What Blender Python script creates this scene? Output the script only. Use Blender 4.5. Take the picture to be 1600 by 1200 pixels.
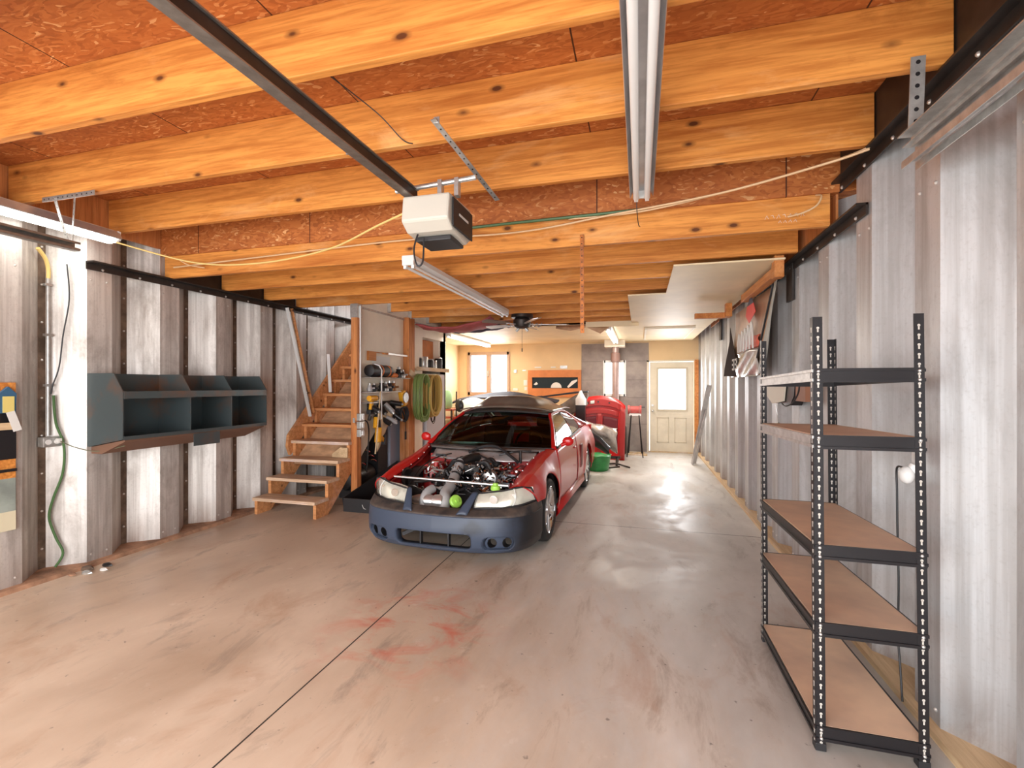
import bpy, math, random
from mathutils import Vector, Matrix
PI = math.pi
for o in list(bpy.data.objects): bpy.data.objects.remove(o)
sc = bpy.context.scene
C = sc.collection
# ------------------------------------------------------------------ camera, world, exposure
cd = bpy.data.cameras.new('camera'); cam = bpy.data.objects.new('camera', cd); C.objects.link(cam)
cam.location = (0, 0, 1.5); cam.rotation_euler = (PI/2, 0, math.atan(200/728))
cd.sensor_width = 36; cd.lens = 728/1600*36; cd.shift_y = 2/1600; cd.clip_start = .02
sc.camera = cam
vs = sc.view_settings
vs.view_transform = 'Standard'; vs.look = 'None'; vs.gamma = 1; vs.use_curve_mapping = False
vs.exposure = 0.45
w = bpy.data.worlds.new('sky'); sc.world = w; w.use_nodes = True
bg = w.node_tree.nodes['Background']; bg.inputs[0].default_value = (.93, .96, 1, 1); bg.inputs[1].default_value = 3.4
def area(name, loc, rot, sx, sy, power, col=(1, 1, 1)):
    l = bpy.data.lights.new(name, 'AREA'); l.shape = 'RECTANGLE'; l.size = sx; l.size_y = sy; l.energy = power; l.color = col
    o = bpy.data.objects.new(name, l); C.objects.link(o); o.location = loc; o.rotation_euler = rot; return o
# daylight entering through the open garage door and the rear windows
area('daylight_door', (-1.55, -1.15, 1.25), (PI/2, 0, 0), 4.9, 2.3, 125, (.97, .98, 1))
area('daylight_window', (-3.62, 10.86, 1.82), (-PI/2, 0, 0), 1.0, .9, 16, (.95, .97, 1))
area('daylight_rear_door', (.7, 10.86, 1.4), (-PI/2, 0, 0), .6, .9, 22, (.97, .98, 1))

# ------------------------------------------------------------------ helpers
class MB:
    def __init__(s): s.v = []; s.f = []; s.m = []; s.cur = 0
    def add(s, vs_, fs):
        b = len(s.v); s.v += [tuple(v) for v in vs_]
        for f in fs: s.f.append(tuple(b+i for i in f)); s.m.append(s.cur)
        return s
    def box(s, x0, x1, y0, y1, z0, z1, M=None):
        v = [(x, y, z) for x in (x0, x1) for y in (y0, y1) for z in (z0, z1)]
        if M: v = [M @ Vector(p) for p in v]
        return s.add(v, [(0, 1, 3, 2), (4, 6, 7, 5), (0, 4, 5, 1), (2, 3, 7, 6), (0, 2, 6, 4), (1, 5, 7, 3)])
    def cbox(s, c, d, rz=0, rx=0, ry=0):
        M = Matrix.Translation(c) @ Matrix.Rotation(rz, 4, 'Z') @ Matrix.Rotation(ry, 4, 'Y') @ Matrix.Rotation(rx, 4, 'X')
        return s.box(-d[0]/2, d[0]/2, -d[1]/2, d[1]/2, -d[2]/2, d[2]/2, M)
    def beam(s, a, b, wd, ht, up=(0, 0, 1)):
        a = Vector(a); b = Vector(b); d = (b-a); L = d.length; d.normalize(); u = Vector(up)
        r = d.cross(u)
        if r.length < 1e-4: r = d.cross(Vector((1, 0, 0)))
        r.normalize(); u = r.cross(d)
        M = Matrix((( *r, ), (*d,), (*u,))).transposed().to_4x4(); M = Matrix.Translation((a+b)/2) @ M
        return s.box(-wd/2, wd/2, -L/2, L/2, -ht/2, ht/2, M)
    def tube(s, pts, r, n=8, caps=True, closed=False):
        pts = [Vector(p) for p in pts]; N = len(pts); rs = r if isinstance(r, (list, tuple)) else [r]*N
        pu = None; vs_ = []
        for i, p in enumerate(pts):
            if closed: t = pts[(i+1) % N]-pts[i-1]
            else: t = pts[min(i+1, N-1)]-pts[max(i-1, 0)]
            if t.length < 1e-9: t = Vector((0, 0, 1))
            t.normalize()
            if pu is None: pu = t.orthogonal().normalized()
            else:
                pu = pu-t*pu.dot(t)
                pu = pu.normalized() if pu.length > 1e-6 else t.orthogonal().normalized()
            q = t.cross(pu)
            for k in range(n):
                a = 2*PI*k/n; vs_.append(p+(pu*math.cos(a)+q*math.sin(a))*rs[i])
        fs = [(i*n+k, i*n+(k+1) % n, (i+1)*n+(k+1) % n, (i+1)*n+k) for i in range(N-1) for k in range(n)]
        if closed: fs += [((N-1)*n+k, (N-1)*n+(k+1) % n, (k+1) % n, k) for k in range(n)]
        elif caps: fs += [tuple(range(n))[::-1], tuple((N-1)*n+k for k in range(n))]
        return s.add(vs_, fs)
    def cyl(s, a, b, r, n=16, r2=None): return s.tube([a, b], [r, r if r2 is None else r2], n)
    def lathe(s, prof, M=None, n=24, cap=True):   # prof (r,z)
        vs_ = []
        for r, z in prof:
            for k in range(n):
                a = 2*PI*k/n; p = Vector((r*math.cos(a), r*math.sin(a), z)); vs_.append(M @ p if M else p)
        fs = [(i*n+k, i*n+(k+1) % n, (i+1)*n+(k+1) % n, (i+1)*n+k) for i in range(len(prof)-1) for k in range(n)]
        if cap and prof[0][0] > 1e-4: fs.append(tuple(range(n))[::-1])
        if cap and prof[-1][0] > 1e-4: fs.append(tuple((len(prof)-1)*n+k for k in range(n)))
        return s.add(vs_, fs)
    def prism(s, poly, a0, a1, axis='x'):
        n = len(poly)
        def P(p, a): return (a, p[0], p[1]) if axis == 'x' else ((p[0], a, p[1]) if axis == 'y' else (p[0], p[1], a))
        return s.add([P(p, a0) for p in poly]+[P(p, a1) for p in poly],
                     [tuple(range(n)), tuple(range(n, 2*n))[::-1]]+[(i, i+n, (i+1) % n+n, (i+1) % n) for i in range(n)])
    def grid(s, rows, flip=False):
        m = len(rows[0]); vs_ = [p for r in rows for p in r]
        fs = [(i*m+k, i*m+k+1, (i+1)*m+k+1, (i+1)*m+k) for i in range(len(rows)-1) for k in range(m-1)]
        if flip: fs = [f[::-1] for f in fs]
        return s.add(vs_, fs)
    def ball(s, c, r, n=10, sc_=(1, 1, 1)):
        pr = [(r*math.sin(PI*i/n), -r*math.cos(PI*i/n)) for i in range(n+1)]
        pr[0] = (1e-5, -r); pr[-1] = (1e-5, r)
        return s.lathe(pr, Matrix.Translation(c) @ Matrix.Diagonal((*sc_, 1)), n+2)
    def shift(s, d): s.v = [(v[0]+d[0], v[1]+d[1], v[2]+d[2]) for v in s.v]; return s

def obj(name, mb, mats, parent=None, bev=0, smooth=.6, sub=0, solid=0, world=False):
    me = bpy.data.meshes.new(name)
    v = mb.v
    if world and parent: v = [Vector(p)-parent.location for p in v]
    me.from_pydata(v, [], mb.f)
    mats = mats if isinstance(mats, (list, tuple)) else [mats]
    for m in mats: me.materials.append(m)
    if len(mats) > 1: me.polygons.foreach_set('material_index', [min(i, len(mats)-1) for i in mb.m])
    if smooth:
        me.shade_smooth(); me.set_sharp_from_angle(angle=smooth)
    me.validate(); me.update()
    o = bpy.data.objects.new(name, me); C.objects.link(o)
    if parent: o.parent = parent
    if solid:
        m = o.modifiers.new('solid', 'SOLIDIFY'); m.thickness = solid; m.offset = 0
    if sub:
        m = o.modifiers.new('sub', 'SUBSURF'); m.levels = sub; m.render_levels = sub
    if bev:
        m = o.modifiers.new('bevel', 'BEVEL'); m.width = bev; m.segments = 2; m.limit_method = 'ANGLE'; m.angle_limit = .7
    return o
def tag(o, label, cat, group=None):
    o['label'] = label; o['category'] = cat
    if group: o['group'] = group
    return o
def thing(name, label, cat, loc=(0, 0, 0), rz=0, group=None, rot=None):
    o = bpy.data.objects.new(name, None); C.objects.link(o); o.empty_display_size = .05
    o.location = loc; o.rotation_euler = rot or (0, 0, rz)
    return tag(o, label, cat, group)
def single(name, label, cat, mb, mats, base, group=None, **k):
    mb.shift((-base[0], -base[1], -base[2])); o = obj(name, mb, mats, **k); o.location = base
    return tag(o, label, cat, group)
def struct(name, mb, mats, **k):
    o = obj(name, mb, mats, **k); o['kind'] = 'structure'; return o
def copy_tree(r, loc, rz=None, label=None, group=None):
    c = r.copy(); C.objects.link(c); c.location = loc
    if rz is not None: c.rotation_euler = (0, 0, rz)
    if label: c['label'] = label
    if group: c['group'] = group
    for ch in list(r.children):
        d = ch.copy(); C.objects.link(d); d.parent = c
        for g in list(ch.children):
            e = g.copy(); C.objects.link(e); e.parent = d
    return c
def lerp(a, b, t): return a+(b-a)*t
def interp(x, tab):
    if x <= tab[0][0]: return tab[0][1]
    for (a, p), (b, q) in zip(tab, tab[1:]):
        if x <= b:
            t = (x-a)/(b-a)
            return p+(q-p)*t
    return tab[-1][1]
def smooth_path(pts, n=6):
    P = [Vector(p) for p in pts]; out = []
    for i in range(len(P)-1):
        a = P[max(i-1, 0)]; b = P[i]; c = P[i+1]; d = P[min(i+2, len(P)-1)]
        for k in range(n):
            t = k/n
            out.append(.5*((2*b)+(c-a)*t+(2*a-5*b+4*c-d)*t*t+(3*b-3*c+d-a)*t**3))
    out.append(P[-1]); return out

# ------------------------------------------------------------------ materials
def nm(name):
    m = bpy.data.materials.new(name); m.use_nodes = True
    return m, m.node_tree, m.node_tree.nodes['Principled BSDF']
def M(name, col, rough=.5, metal=0, coat=0, var=0, scale=6, stretch=(1, 1, 1), bump=0, col2=None, detail=4, emit=0, spec=.5, trans=0, thr=(.35, .65)):
    m, nt, b = nm(name)
    b.inputs['Base Color'].default_value = (*col, 1); b.inputs['Roughness'].default_value = rough; b.inputs['Metallic'].default_value = metal
    b.inputs['Coat Weight'].default_value = coat; b.inputs['Coat Roughness'].default_value = .06; b.inputs['Specular IOR Level'].default_value = spec
    if trans: b.inputs['Transmission Weight'].default_value = trans
    if emit: b.inputs['Emission Color'].default_value = (*col, 1); b.inputs['Emission Strength'].default_value = emit
    if var or col2 or bump:
        tc = nt.nodes.new('ShaderNodeTexCoord'); mp = nt.nodes.new('ShaderNodeMapping'); mp.inputs['Scale'].default_value = stretch
        nt.links.new(tc.outputs['Object'], mp.inputs[0])
        no = nt.nodes.new('ShaderNodeTexNoise'); no.inputs['Scale'].default_value = scale; no.inputs['Detail'].default_value = detail; no.inputs['Roughness'].default_value = .6
        nt.links.new(mp.outputs[0], no.inputs['Vector'])
        r = nt.nodes.new('ShaderNodeValToRGB'); nt.links.new(no.outputs['Fac'], r.inputs[0])
        c2 = col2 or tuple(max(0, c*(1-var)) for c in col)
        r.color_ramp.elements[0].position = thr[0]; r.color_ramp.elements[1].position = thr[1]
        r.color_ramp.elements[0].color = (*c2, 1); r.color_ramp.elements[1].color = (*[min(1, c*(1+var*.4)) for c in col], 1)
        nt.links.new(r.outputs[0], b.inputs['Base Color'])
        if bump:
            bp = nt.nodes.new('ShaderNodeBump'); bp.inputs['Strength'].default_value = bump; bp.inputs['Distance'].default_value = .01
            nt.links.new(no.outputs['Fac'], bp.inputs['Height']); nt.links.new(bp.outputs[0], b.inputs['Normal'])
    return m
def N(nt, t, **k):
    n = nt.nodes.new(t)
    for a, v in k.items(): setattr(n, a, v)
    return n
def mixc(nt, fac, a, b, mode='MIX'):
    n = nt.nodes.new('ShaderNodeMix'); n.data_type = 'RGBA'; n.blend_type = mode
    for i, x in ((0, fac), (6, a), (7, b)):
        if isinstance(x, (int, float)): n.inputs[i].default_value = x
        elif isinstance(x, tuple): n.inputs[i].default_value = (*x, 1)
        else: nt.links.new(x, n.inputs[i])
    return n.outputs[2]
def ramp(nt, src, stops):
    r = nt.nodes.new('ShaderNodeValToRGB'); nt.links.new(src, r.inputs[0]); e = r.color_ramp.elements
    while len(e) < len(stops): e.new(.5)
    for q, (p, c) in zip(e, stops): q.position = p; q.color = (*c, 1) if isinstance(c, tuple) else (c, c, c, 1)
    return r.outputs[0]
def noise(nt, vec, scale, detail=4, rough=.55, dist=0):
    n = nt.nodes.new('ShaderNodeTexNoise'); n.inputs['Scale'].default_value = scale; n.inputs['Detail'].default_value = detail
    n.inputs['Roughness'].default_value = rough; n.inputs['Distortion'].default_value = dist; nt.links.new(vec, n.inputs['Vector']); return n.outputs['Fac']
def coords(nt, scale=(1, 1, 1), loc=(0, 0, 0), kind='Object'):
    tc = nt.nodes.new('ShaderNodeTexCoord'); mp = nt.nodes.new('ShaderNodeMapping')
    mp.inputs['Scale'].default_value = scale; mp.inputs['Location'].default_value = loc; nt.links.new(tc.outputs[kind], mp.inputs[0]); return mp.outputs[0]
def bump(nt, b, h, s=.3, d=.01):
    n = nt.nodes.new('ShaderNodeBump'); n.inputs['Strength'].default_value = s; n.inputs['Distance'].default_value = d
    nt.links.new(h, n.inputs['Height']); nt.links.new(n.outputs[0], b.inputs['Normal'])
def mathn(nt, op, a, b=None, c=None):
    n = nt.nodes.new('ShaderNodeMath'); n.operation = op
    for i, x in enumerate((a, b, c)):
        if x is None: continue
        if isinstance(x, (int, float)): n.inputs[i].default_value = x
        else: nt.links.new(x, n.inputs[i])
    return n.outputs[0]

def wood(name, light, dark, axis=0, grain=1.0, knots=True, rough=.55):
    m, nt, b = nm(name); st = [9, 9, 9]; st[axis] = .5
    info = N(nt, 'ShaderNodeObjectInfo')
    v0 = coords(nt)
    add = N(nt, 'ShaderNodeVectorMath', operation='ADD'); nt.links.new(v0, add.inputs[0])
    sc_ = N(nt, 'ShaderNodeVectorMath', operation='SCALE'); sc_.inputs[0].default_value = (37, 17, 23); nt.links.new(info.outputs['Random'], sc_.inputs['Scale']); nt.links.new(sc_.outputs[0], add.inputs[1])
    mp = N(nt, 'ShaderNodeMapping'); mp.inputs['Scale'].default_value = st; nt.links.new(add.outputs[0], mp.inputs[0])
    g = noise(nt, mp.outputs[0], 2.2*grain, 6, .62, .7)
    fine = noise(nt, mp.outputs[0], 9*grain, 4, .6, .3)
    c = ramp(nt, g, [(.28, dark), (.46, tuple(lerp(a, q, .62) for a, q in zip(dark, light))), (.58, light), (.78, tuple(min(1, x*1.12) for x in light))])
    c = mixc(nt, ramp(nt, fine, [(.38, .45), (.52, 0.)]), c, dark)
    bs = [2.2, 2.2, 2.2]; bs[axis] = .8
    mb_ = N(nt, 'ShaderNodeMapping'); mb_.inputs['Scale'].default_value = bs; nt.links.new(add.outputs[0], mb_.inputs[0])
    big = noise(nt, mb_.outputs[0], 1.6, 7, .68, .5)
    c = mixc(nt, ramp(nt, big, [(.56, 0.), (.72, .55)]), c, tuple(min(1, x*f) for x, f in zip(light, (1.12, 1.5, 2.8))))
    c = mixc(nt, ramp(nt, big, [(.30, .55), (.42, 0.)]), c, tuple(x*.8 for x in dark))
    if knots:
        ks = [7, 7, 7]; ks[axis] = 3.4
        mk = N(nt, 'ShaderNodeMapping'); mk.inputs['Scale'].default_value = ks; nt.links.new(add.outputs[0], mk.inputs[0])
        vo = N(nt, 'ShaderNodeTexVoronoi'); vo.inputs['Scale'].default_value = .85; nt.links.new(mk.outputs[0], vo.inputs['Vector'])
        c = mixc(nt, ramp(nt, vo.outputs['Distance'], [(.06, .92), (.085, .5), (.15, 0.)]), c, (.075, .018, .008))
    nt.links.new(c, b.inputs['Base Color']); b.inputs['Roughness'].default_value = rough; b.inputs['Specular IOR Level'].default_value = .3
    bump(nt, b, g, .12, .004); return m
def osb(name):
    m, nt, b = nm(name)
    v = coords(nt, (7, 20, 16)); vo = N(nt, 'ShaderNodeTexVoronoi'); vo.inputs['Scale'].default_value = 3.2
    dn = N(nt, 'ShaderNodeVectorMath', operation='ADD'); nt.links.new(v, dn.inputs[0])
    nz = N(nt, 'ShaderNodeTexNoise'); nz.inputs['Scale'].default_value = .6; nt.links.new(v, nz.inputs['Vector']); 
    s3 = N(nt, 'ShaderNodeVectorMath', operation='SCALE'); s3.inputs['Scale'].default_value = 4.0; nt.links.new(nz.outputs['Color'], s3.inputs[0]); nt.links.new(s3.outputs[0], dn.inputs[1])
    nt.links.new(dn.outputs[0], vo.inputs['Vector'])
    sp = N(nt, 'ShaderNodeSeparateColor'); nt.links.new(vo.outputs['Color'], sp.inputs[0])
    c = ramp(nt, sp.outputs[0], [(0, (.36, .10, .02)), (.35, (.47, .14, .03)), (.88, (.56, .19, .045)), (.97, (.68, .30, .10)), (1, (.80, .46, .20))])
    c = mixc(nt, ramp(nt, noise(nt, coords(nt, (1, 1, 1)), 1.3, 5), [(.35, .0), (.75, .55)]), c, (.30, .08, .02))
    # panel joints every 1.22 m along y and 2.44 m along x
    co = coords(nt); sx = N(nt, 'ShaderNodeSeparateXYZ'); nt.links.new(co, sx.inputs[0])
    jx = mathn(nt, 'LESS_THAN', mathn(nt, 'PINGPONG', mathn(nt, 'ADD', sx.outputs[0], .3), .61), .004)
    c = mixc(nt, jx, c, (.06, .015, .005))
    nt.links.new(c, b.inputs['Base Color']); b.inputs['Roughness'].default_value = .6
    bump(nt, b, sp.outputs[1], .25, .004); return m
def galv(name, base=(.70, .70, .69), dirt=(.30, .27, .24), amt=.5, metal=.25):
    m, nt, b = nm(name)
    st = noise(nt, coords(nt, (14, 14, .35)), 1.2, 7, .65)
    bl = noise(nt, coords(nt, (2.2, 2.2, .9)), 1.6, 8, .7, .4)
    sp = noise(nt, coords(nt, (60, 60, 60)), 1, 3, .6)
    c = mixc(nt, ramp(nt, st, [(.38, amt*.75), (.58, 0.)]), base, dirt)
    c = mixc(nt, ramp(nt, bl, [(.3, amt), (.52, 0.)]), c, tuple(x*1.1 for x in dirt))
    c = mixc(nt, ramp(nt, sp, [(.25, .25), (.45, 0.)]), c, dirt)
    z = N(nt, 'ShaderNodeSeparateXYZ'); nt.links.new(coords(nt), z.inputs[0])
    low = mathn(nt, 'MULTIPLY', ramp(nt, z.outputs[2], [(.0, 1.), (.32, 0.)]), ramp(nt, bl, [(.4, 0.), (.6, .7)]))
    c = mixc(nt, low, c, (.22, .12, .07))
    nt.links.new(c, b.inputs['Base Color']); b.inputs['Metallic'].default_value = metal
    nt.links.new(ramp(nt, bl, [(.3, .62), (.7, .42)]), b.inputs['Roughness'])
    bump(nt, b, bl, .15, .01); return m
def concrete():
    m, nt, b = nm('floor_concrete')
    co = coords(nt); xyz = N(nt, 'ShaderNodeSeparateXYZ'); nt.links.new(co, xyz.inputs[0]); X, Y = xyz.outputs[0], xyz.outputs[1]
    n1 = noise(nt, coords(nt, (1, .55, 1)), 1.1, 8, .62, .3); n2 = noise(nt, co, 7, 6, .65); n3 = noise(nt, coords(nt, (2.2, .8, 1), (3, 1, 0)), 2.0, 8, .7, .5)
    n1 = ramp(nt, n1, [(.32, 0.), (.68, 1.)]); warm = mixc(nt, n1, (.47, .34, .24), (.70, .56, .43)); cool = mixc(nt, n1, (.40, .36, .32), (.72, .69, .65))
    g = mathn(nt, 'ADD', mathn(nt, 'MULTIPLY', mathn(nt, 'ADD', X, 1.6), .55), mathn(nt, 'MULTIPLY', mathn(nt, 'SUBTRACT', Y, 3.2), .25))
    g = mathn(nt, 'ADD', g, mathn(nt, 'MULTIPLY', mathn(nt, 'SUBTRACT', n3, .5), 1.6))
    c = mixc(nt, ramp(nt, g, [(.0, 0.), (1., 1.)]), warm, cool)
    c = mixc(nt, ramp(nt, n3, [(.30, .55), (.45, 0.)]), c, (.22, .17, .14))
    c = mixc(nt, ramp(nt, n2, [(.62, 0.), (.85, .5)]), c, (.84, .76, .68))
    n4 = noise(nt, coords(nt, (1.2, .7, 1), (7, 2, 0)), 1.7, 7, .65, .6)
    c = mixc(nt, ramp(nt, n4, [(.56, 0.), (.72, .45)]), c, (.40, .20, .10))
    sp = noise(nt, co, 26, 2, .5); c = mixc(nt, ramp(nt, sp, [(.22, .7), (.3, 0.)]), c, (.10, .08, .07))
    # red paint overspray between the camera and the car
    dx = mathn(nt, 'ADD', X, 1.35); dy = mathn(nt, 'ADD', Y, -2.65)
    d = mathn(nt, 'SQRT', mathn(nt, 'ADD', mathn(nt, 'MULTIPLY', mathn(nt, 'MULTIPLY', dx, dx), 1.3), mathn(nt, 'MULTIPLY', dy, dy)))
    red = mathn(nt, 'MULTIPLY', ramp(nt, d, [(.1, 1.), (.75, 0.)]), ramp(nt, noise(nt, coords(nt, (1, 1.6, 1)), 3.2, 7, .65, .8), [(.47, 0.), (.66, .85)]))
    c = mixc(nt, red, c, (.62, .10, .05))
    def line(v, at, wd=.004): return mathn(nt, 'LESS_THAN', mathn(nt, 'ABSOLUTE', mathn(nt, 'SUBTRACT', v, at)), wd)
    c = mixc(nt, line(X, -1.615, .0045), c, (.03, .025, .02)); c = mixc(nt, line(Y, 5.08, .006), c, (.07, .06, .05))
    nt.links.new(c, b.inputs['Base Color']); b.inputs['Specular IOR Level'].default_value = .45
    nt.links.new(ramp(nt, n1, [(.35, .38), (.65, .62)]), b.inputs['Roughness'])
    bump(nt, b, n2, .12, .006); return m
def glass(name, tint=(.9, .95, .93), fac=.12):
    m = bpy.data.materials.new(name); m.use_nodes = True; nt = m.node_tree
    for n in list(nt.nodes): nt.nodes.remove(n)
    o = N(nt, 'ShaderNodeOutputMaterial'); mx = N(nt, 'ShaderNodeMixShader'); t = N(nt, 'ShaderNodeBsdfTransparent'); g = N(nt, 'ShaderNodeBsdfGlossy')
    t.inputs[0].default_value = (*tint, 1); g.inputs['Roughness'].default_value = .03
    fr = N(nt, 'ShaderNodeFresnel'); fr.inputs[0].default_value = 1.5
    f2 = mathn(nt, 'ADD', fr.outputs[0], fac); nt.links.new(f2, mx.inputs[0]); nt.links.new(t.outputs[0], mx.inputs[1]); nt.links.new(g.outputs[0], mx.inputs[2])
    nt.links.new(mx.outputs[0], o.inputs[0]); return m

JO = (.78, .33, .075); JD = (.46, .14, .025)
m_joist = wood('joist_wood', JO, JD, 0)
m_stair = wood('stair_wood', (.72, .34, .14), (.44, .17, .06), 0)
m_tread = wood('tread_wood', (.78, .56, .38), (.50, .32, .20), 0, knots=False)
m_post = wood('post_wood', (.66, .27, .09), (.38, .12, .035), 2)
m_pine = wood('bracket_wood', (.66, .26, .07), (.46, .14, .03), 1, knots=False)
m_tan = wood('tan_wood', (.68, .50, .30), (.50, .33, .18), 1, knots=False)
m_ply = M('worn_plywood', (.62, .37, .21), .6, var=.35, scale=4, stretch=(1, 3, 1))
m_osb = osb('osb_sheathing')
m_wallL = galv('galvanised_left', (.76, .73, .69), (.27, .23, .20), .7, .55)
m_wallR = galv('galvanised_right', (.64, .66, .675), (.34, .33, .32), .65, .55)
m_seam = M('brown_seam', (.20, .14, .10), .6, .3, var=.5, scale=9)  # dark brown, for the strips down the left wall's recesses
m_bolt = M('bolt_zinc', (.75, .73, .70), .35, .8)
m_floor = concrete()
m_curb = M('dusty_curb', (.40, .22, .13), .8, var=.5, scale=7, bump=.5)
m_drive = M('driveway', (.62, .58, .52), .8, var=.15, scale=3)
m_dry = M('cream_drywall', (.78, .66, .52), .6, var=.06, scale=2)
m_dryw = M('pale_drywall', (.92, .83, .67), .6, var=.07, scale=3)
m_ceil = M('ceiling_board', (.90, .73, .46), .55, var=.10, scale=2.0)
m_yel = M('yellow_paint', (.76, .55, .31), .6, var=.06, scale=2)
m_grey = M('cement_board', (.34, .29, .26), .75, var=.3, scale=3, col2=(.25, .21, .20))
m_seamb = M('cement_joint', (.17, .14, .13), .8)
m_angle = M('dark_steel_angle', (.055, .045, .04), .45, .6, var=.3)
m_black = M('black_steel', (.022, .02, .022), .35, .3)
m_blackp = M('black_plastic', (.02, .02, .022), .5)
m_rub = M('rubber', (.025, .025, .025), .75)
m_white = M('white_enamel', (.82, .82, .80), .3)
m_alu = M('brushed_aluminium', (.72, .72, .72), .3, .85)
m_zinc = M('zinc_steel', (.60, .60, .58), .38, .75, var=.2, scale=20)
m_chrome = M('chrome', (.85, .85, .86), .1, 1)
m_cubby = M('blued_steel', (.095, .12, .125), .36, .5, col2=(.20, .11, .07), scale=2.8, thr=(.30, .50), detail=7)
m_red = M('red_car_paint', (.62, .010, .010), .34, 0, coat=.45)
m_redin = M('red_inner_paint', (.42, .02, .018), .45, coat=.3)
m_roofc = M('primer_brown', (.20, .155, .12), .33, coat=.4, var=.35, scale=3)
m_blue = M('matte_blue_primer', (.045, .066, .115), .42, 0, spec=.32)
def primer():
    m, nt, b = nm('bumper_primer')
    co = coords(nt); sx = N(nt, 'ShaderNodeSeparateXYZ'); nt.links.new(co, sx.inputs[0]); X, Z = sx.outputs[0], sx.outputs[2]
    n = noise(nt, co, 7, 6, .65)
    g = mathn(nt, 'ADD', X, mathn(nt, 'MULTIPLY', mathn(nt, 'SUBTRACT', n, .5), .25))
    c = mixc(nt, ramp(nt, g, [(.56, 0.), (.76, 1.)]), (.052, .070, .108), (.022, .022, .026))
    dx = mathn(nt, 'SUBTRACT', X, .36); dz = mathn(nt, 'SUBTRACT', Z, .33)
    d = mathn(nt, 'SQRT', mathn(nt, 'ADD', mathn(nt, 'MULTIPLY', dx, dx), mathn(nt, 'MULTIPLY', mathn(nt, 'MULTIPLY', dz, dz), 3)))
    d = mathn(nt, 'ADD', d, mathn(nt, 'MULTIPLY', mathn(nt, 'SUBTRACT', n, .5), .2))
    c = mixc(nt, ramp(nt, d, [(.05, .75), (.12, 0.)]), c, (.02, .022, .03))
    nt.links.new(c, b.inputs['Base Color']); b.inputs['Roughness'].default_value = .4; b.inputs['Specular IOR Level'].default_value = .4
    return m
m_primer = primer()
m_bluek = M('black_dusty_primer', (.022, .021, .024), .55, var=.4, scale=9, col2=(.10, .075, .06))
m_lens = M('headlight_lens', (.80, .79, .66), .12, spec=.6); m_lens.node_tree.nodes['Principled BSDF'].inputs['Alpha'].default_value = .22
m_refl = M('headlight_reflector', (.85, .84, .74), .3, .35, var=.2, scale=14)
m_wind = glass('windscreen_glass', (.30, .50, .46), 0)
m_side = glass('side_glass', (.25, .32, .30), .25)
m_pane = glass('window_pane', (.97, .98, .98), .0)
m_tube = M('fluorescent_tube', (1, .98, .93), .4, emit=6)
m_tubeo = M('unlit_tube', (.86, .86, .85), .25)
m_lime = M('lime_plastic', (.38, .72, .10), .4)
m_green = M('green_tub_plastic', (.035, .30, .075), .35, var=.2, scale=8)
m_yell = M('yellow_tool', (.85, .40, .02), .4)
m_orng = M('orange_bag', (.82, .22, .04), .6)
m_greyhose = M('silicone_hose', (.42, .42, .42), .5, .1)
m_grease = M('engine_black', (.03, .028, .028), .35, .4)
m_tireb = m_rub
m_silver = M('silver_panel', (.62, .60, .60), .3, .5, var=.2, scale=5)
m_foil = M('plastic_sheet', (.62, .58, .54), .18, .25, var=.5, scale=5, bump=.6)
m_fridge = M('fridge_white', (.62, .62, .66), .28)
m_bluegrey = M('blue_grey_cabinet', (.40, .47, .58), .4)
m_navy = M('navy_cloth', (.05, .04, .07), .8)
m_maroon = M('maroon_cloth', (.42, .09, .09), .8, var=.2, scale=12)
m_hoseg = M('green_hose', (.22, .30, .09), .4)
m_rope = M('yellow_rope', (.60, .42, .12), .6)
m_wire = M('yellow_cable', (.78, .56, .20), .5)
m_tancab = M('tan_cable', (.72, .48, .26), .5)
m_masonite = M('shelf_particle_board', (.72, .50, .34), .6, var=.25, scale=2.2, col2=(.58, .40, .29))
m_doorp = M('door_cream', (.76, .68, .53), .45, var=.10, scale=3)
m_paper = M('paper', (.75, .74, .70), .7)
m_orpan = M('orange_panel', (.62, .21, .055), .5, var=.15, scale=5)

# ================================================================== ROOM SHELL
XL, XR, YB = -4.42, 1.24, 10.95
def corrugated(x, sgn, y0, ya, yb, dep=.175, pitch=.61, top=3.3):
    ys = []
    n0 = int((ya-y0)/pitch)-2; k = n0; pts = []
    while y0+k*pitch < yb+pitch:
        s = y0+k*pitch
        pts += [(0, s), (0, s+.19), (dep, s+.385), (dep, s+.415)]; k += 1
    mb = MB(); pts = [p for p in pts if ya-.3 <= p[1] <= yb+.25]
    mb.grid([[(x+sgn*d, y, z) for d, y in pts] for z in (0, 1.1, 2.2, top)])
    mb.cur = 1
    k = n0
    while y0+k*pitch < yb:
        s = y0+k*pitch; 
        if s > ya:
            xc = x+sgn*(dep-.006); mb.box(xc-.004, xc+.004, s+.365, s+.435, 0, top)
        k += 1
    mb.cur = 2; k = n0
    while y0+k*pitch < yb:
        s = y0+k*pitch
        if s > ya and s < 7:
            z = .2
            while z < 2.6: mb.ball((x+sgn*(dep-.012), s+.40, z), .009, 5); z += .3
            for z in (2.38, .09):
                for q in (.03, .15): mb.ball((x, s+q, z), .009, 5)
        k += 1
    return mb
struct('wall_left', corrugated(XL, -1, 2.18, -1.2, YB), [m_wallL, m_seam, m_bolt], smooth=0)
struct('wall_right', corrugated(XR, 1, 2.41, -1.2, YB), [m_wallR, m_wallR, m_bolt], smooth=0)
struct('floor', MB().box(-4.62, 1.44, -1.25, YB+.2, -.12, 0), m_floor, smooth=0)
struct('driveway', MB().box(-14, 12, -14, -1.25, -.16, -.03), m_drive, smooth=0)
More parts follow.
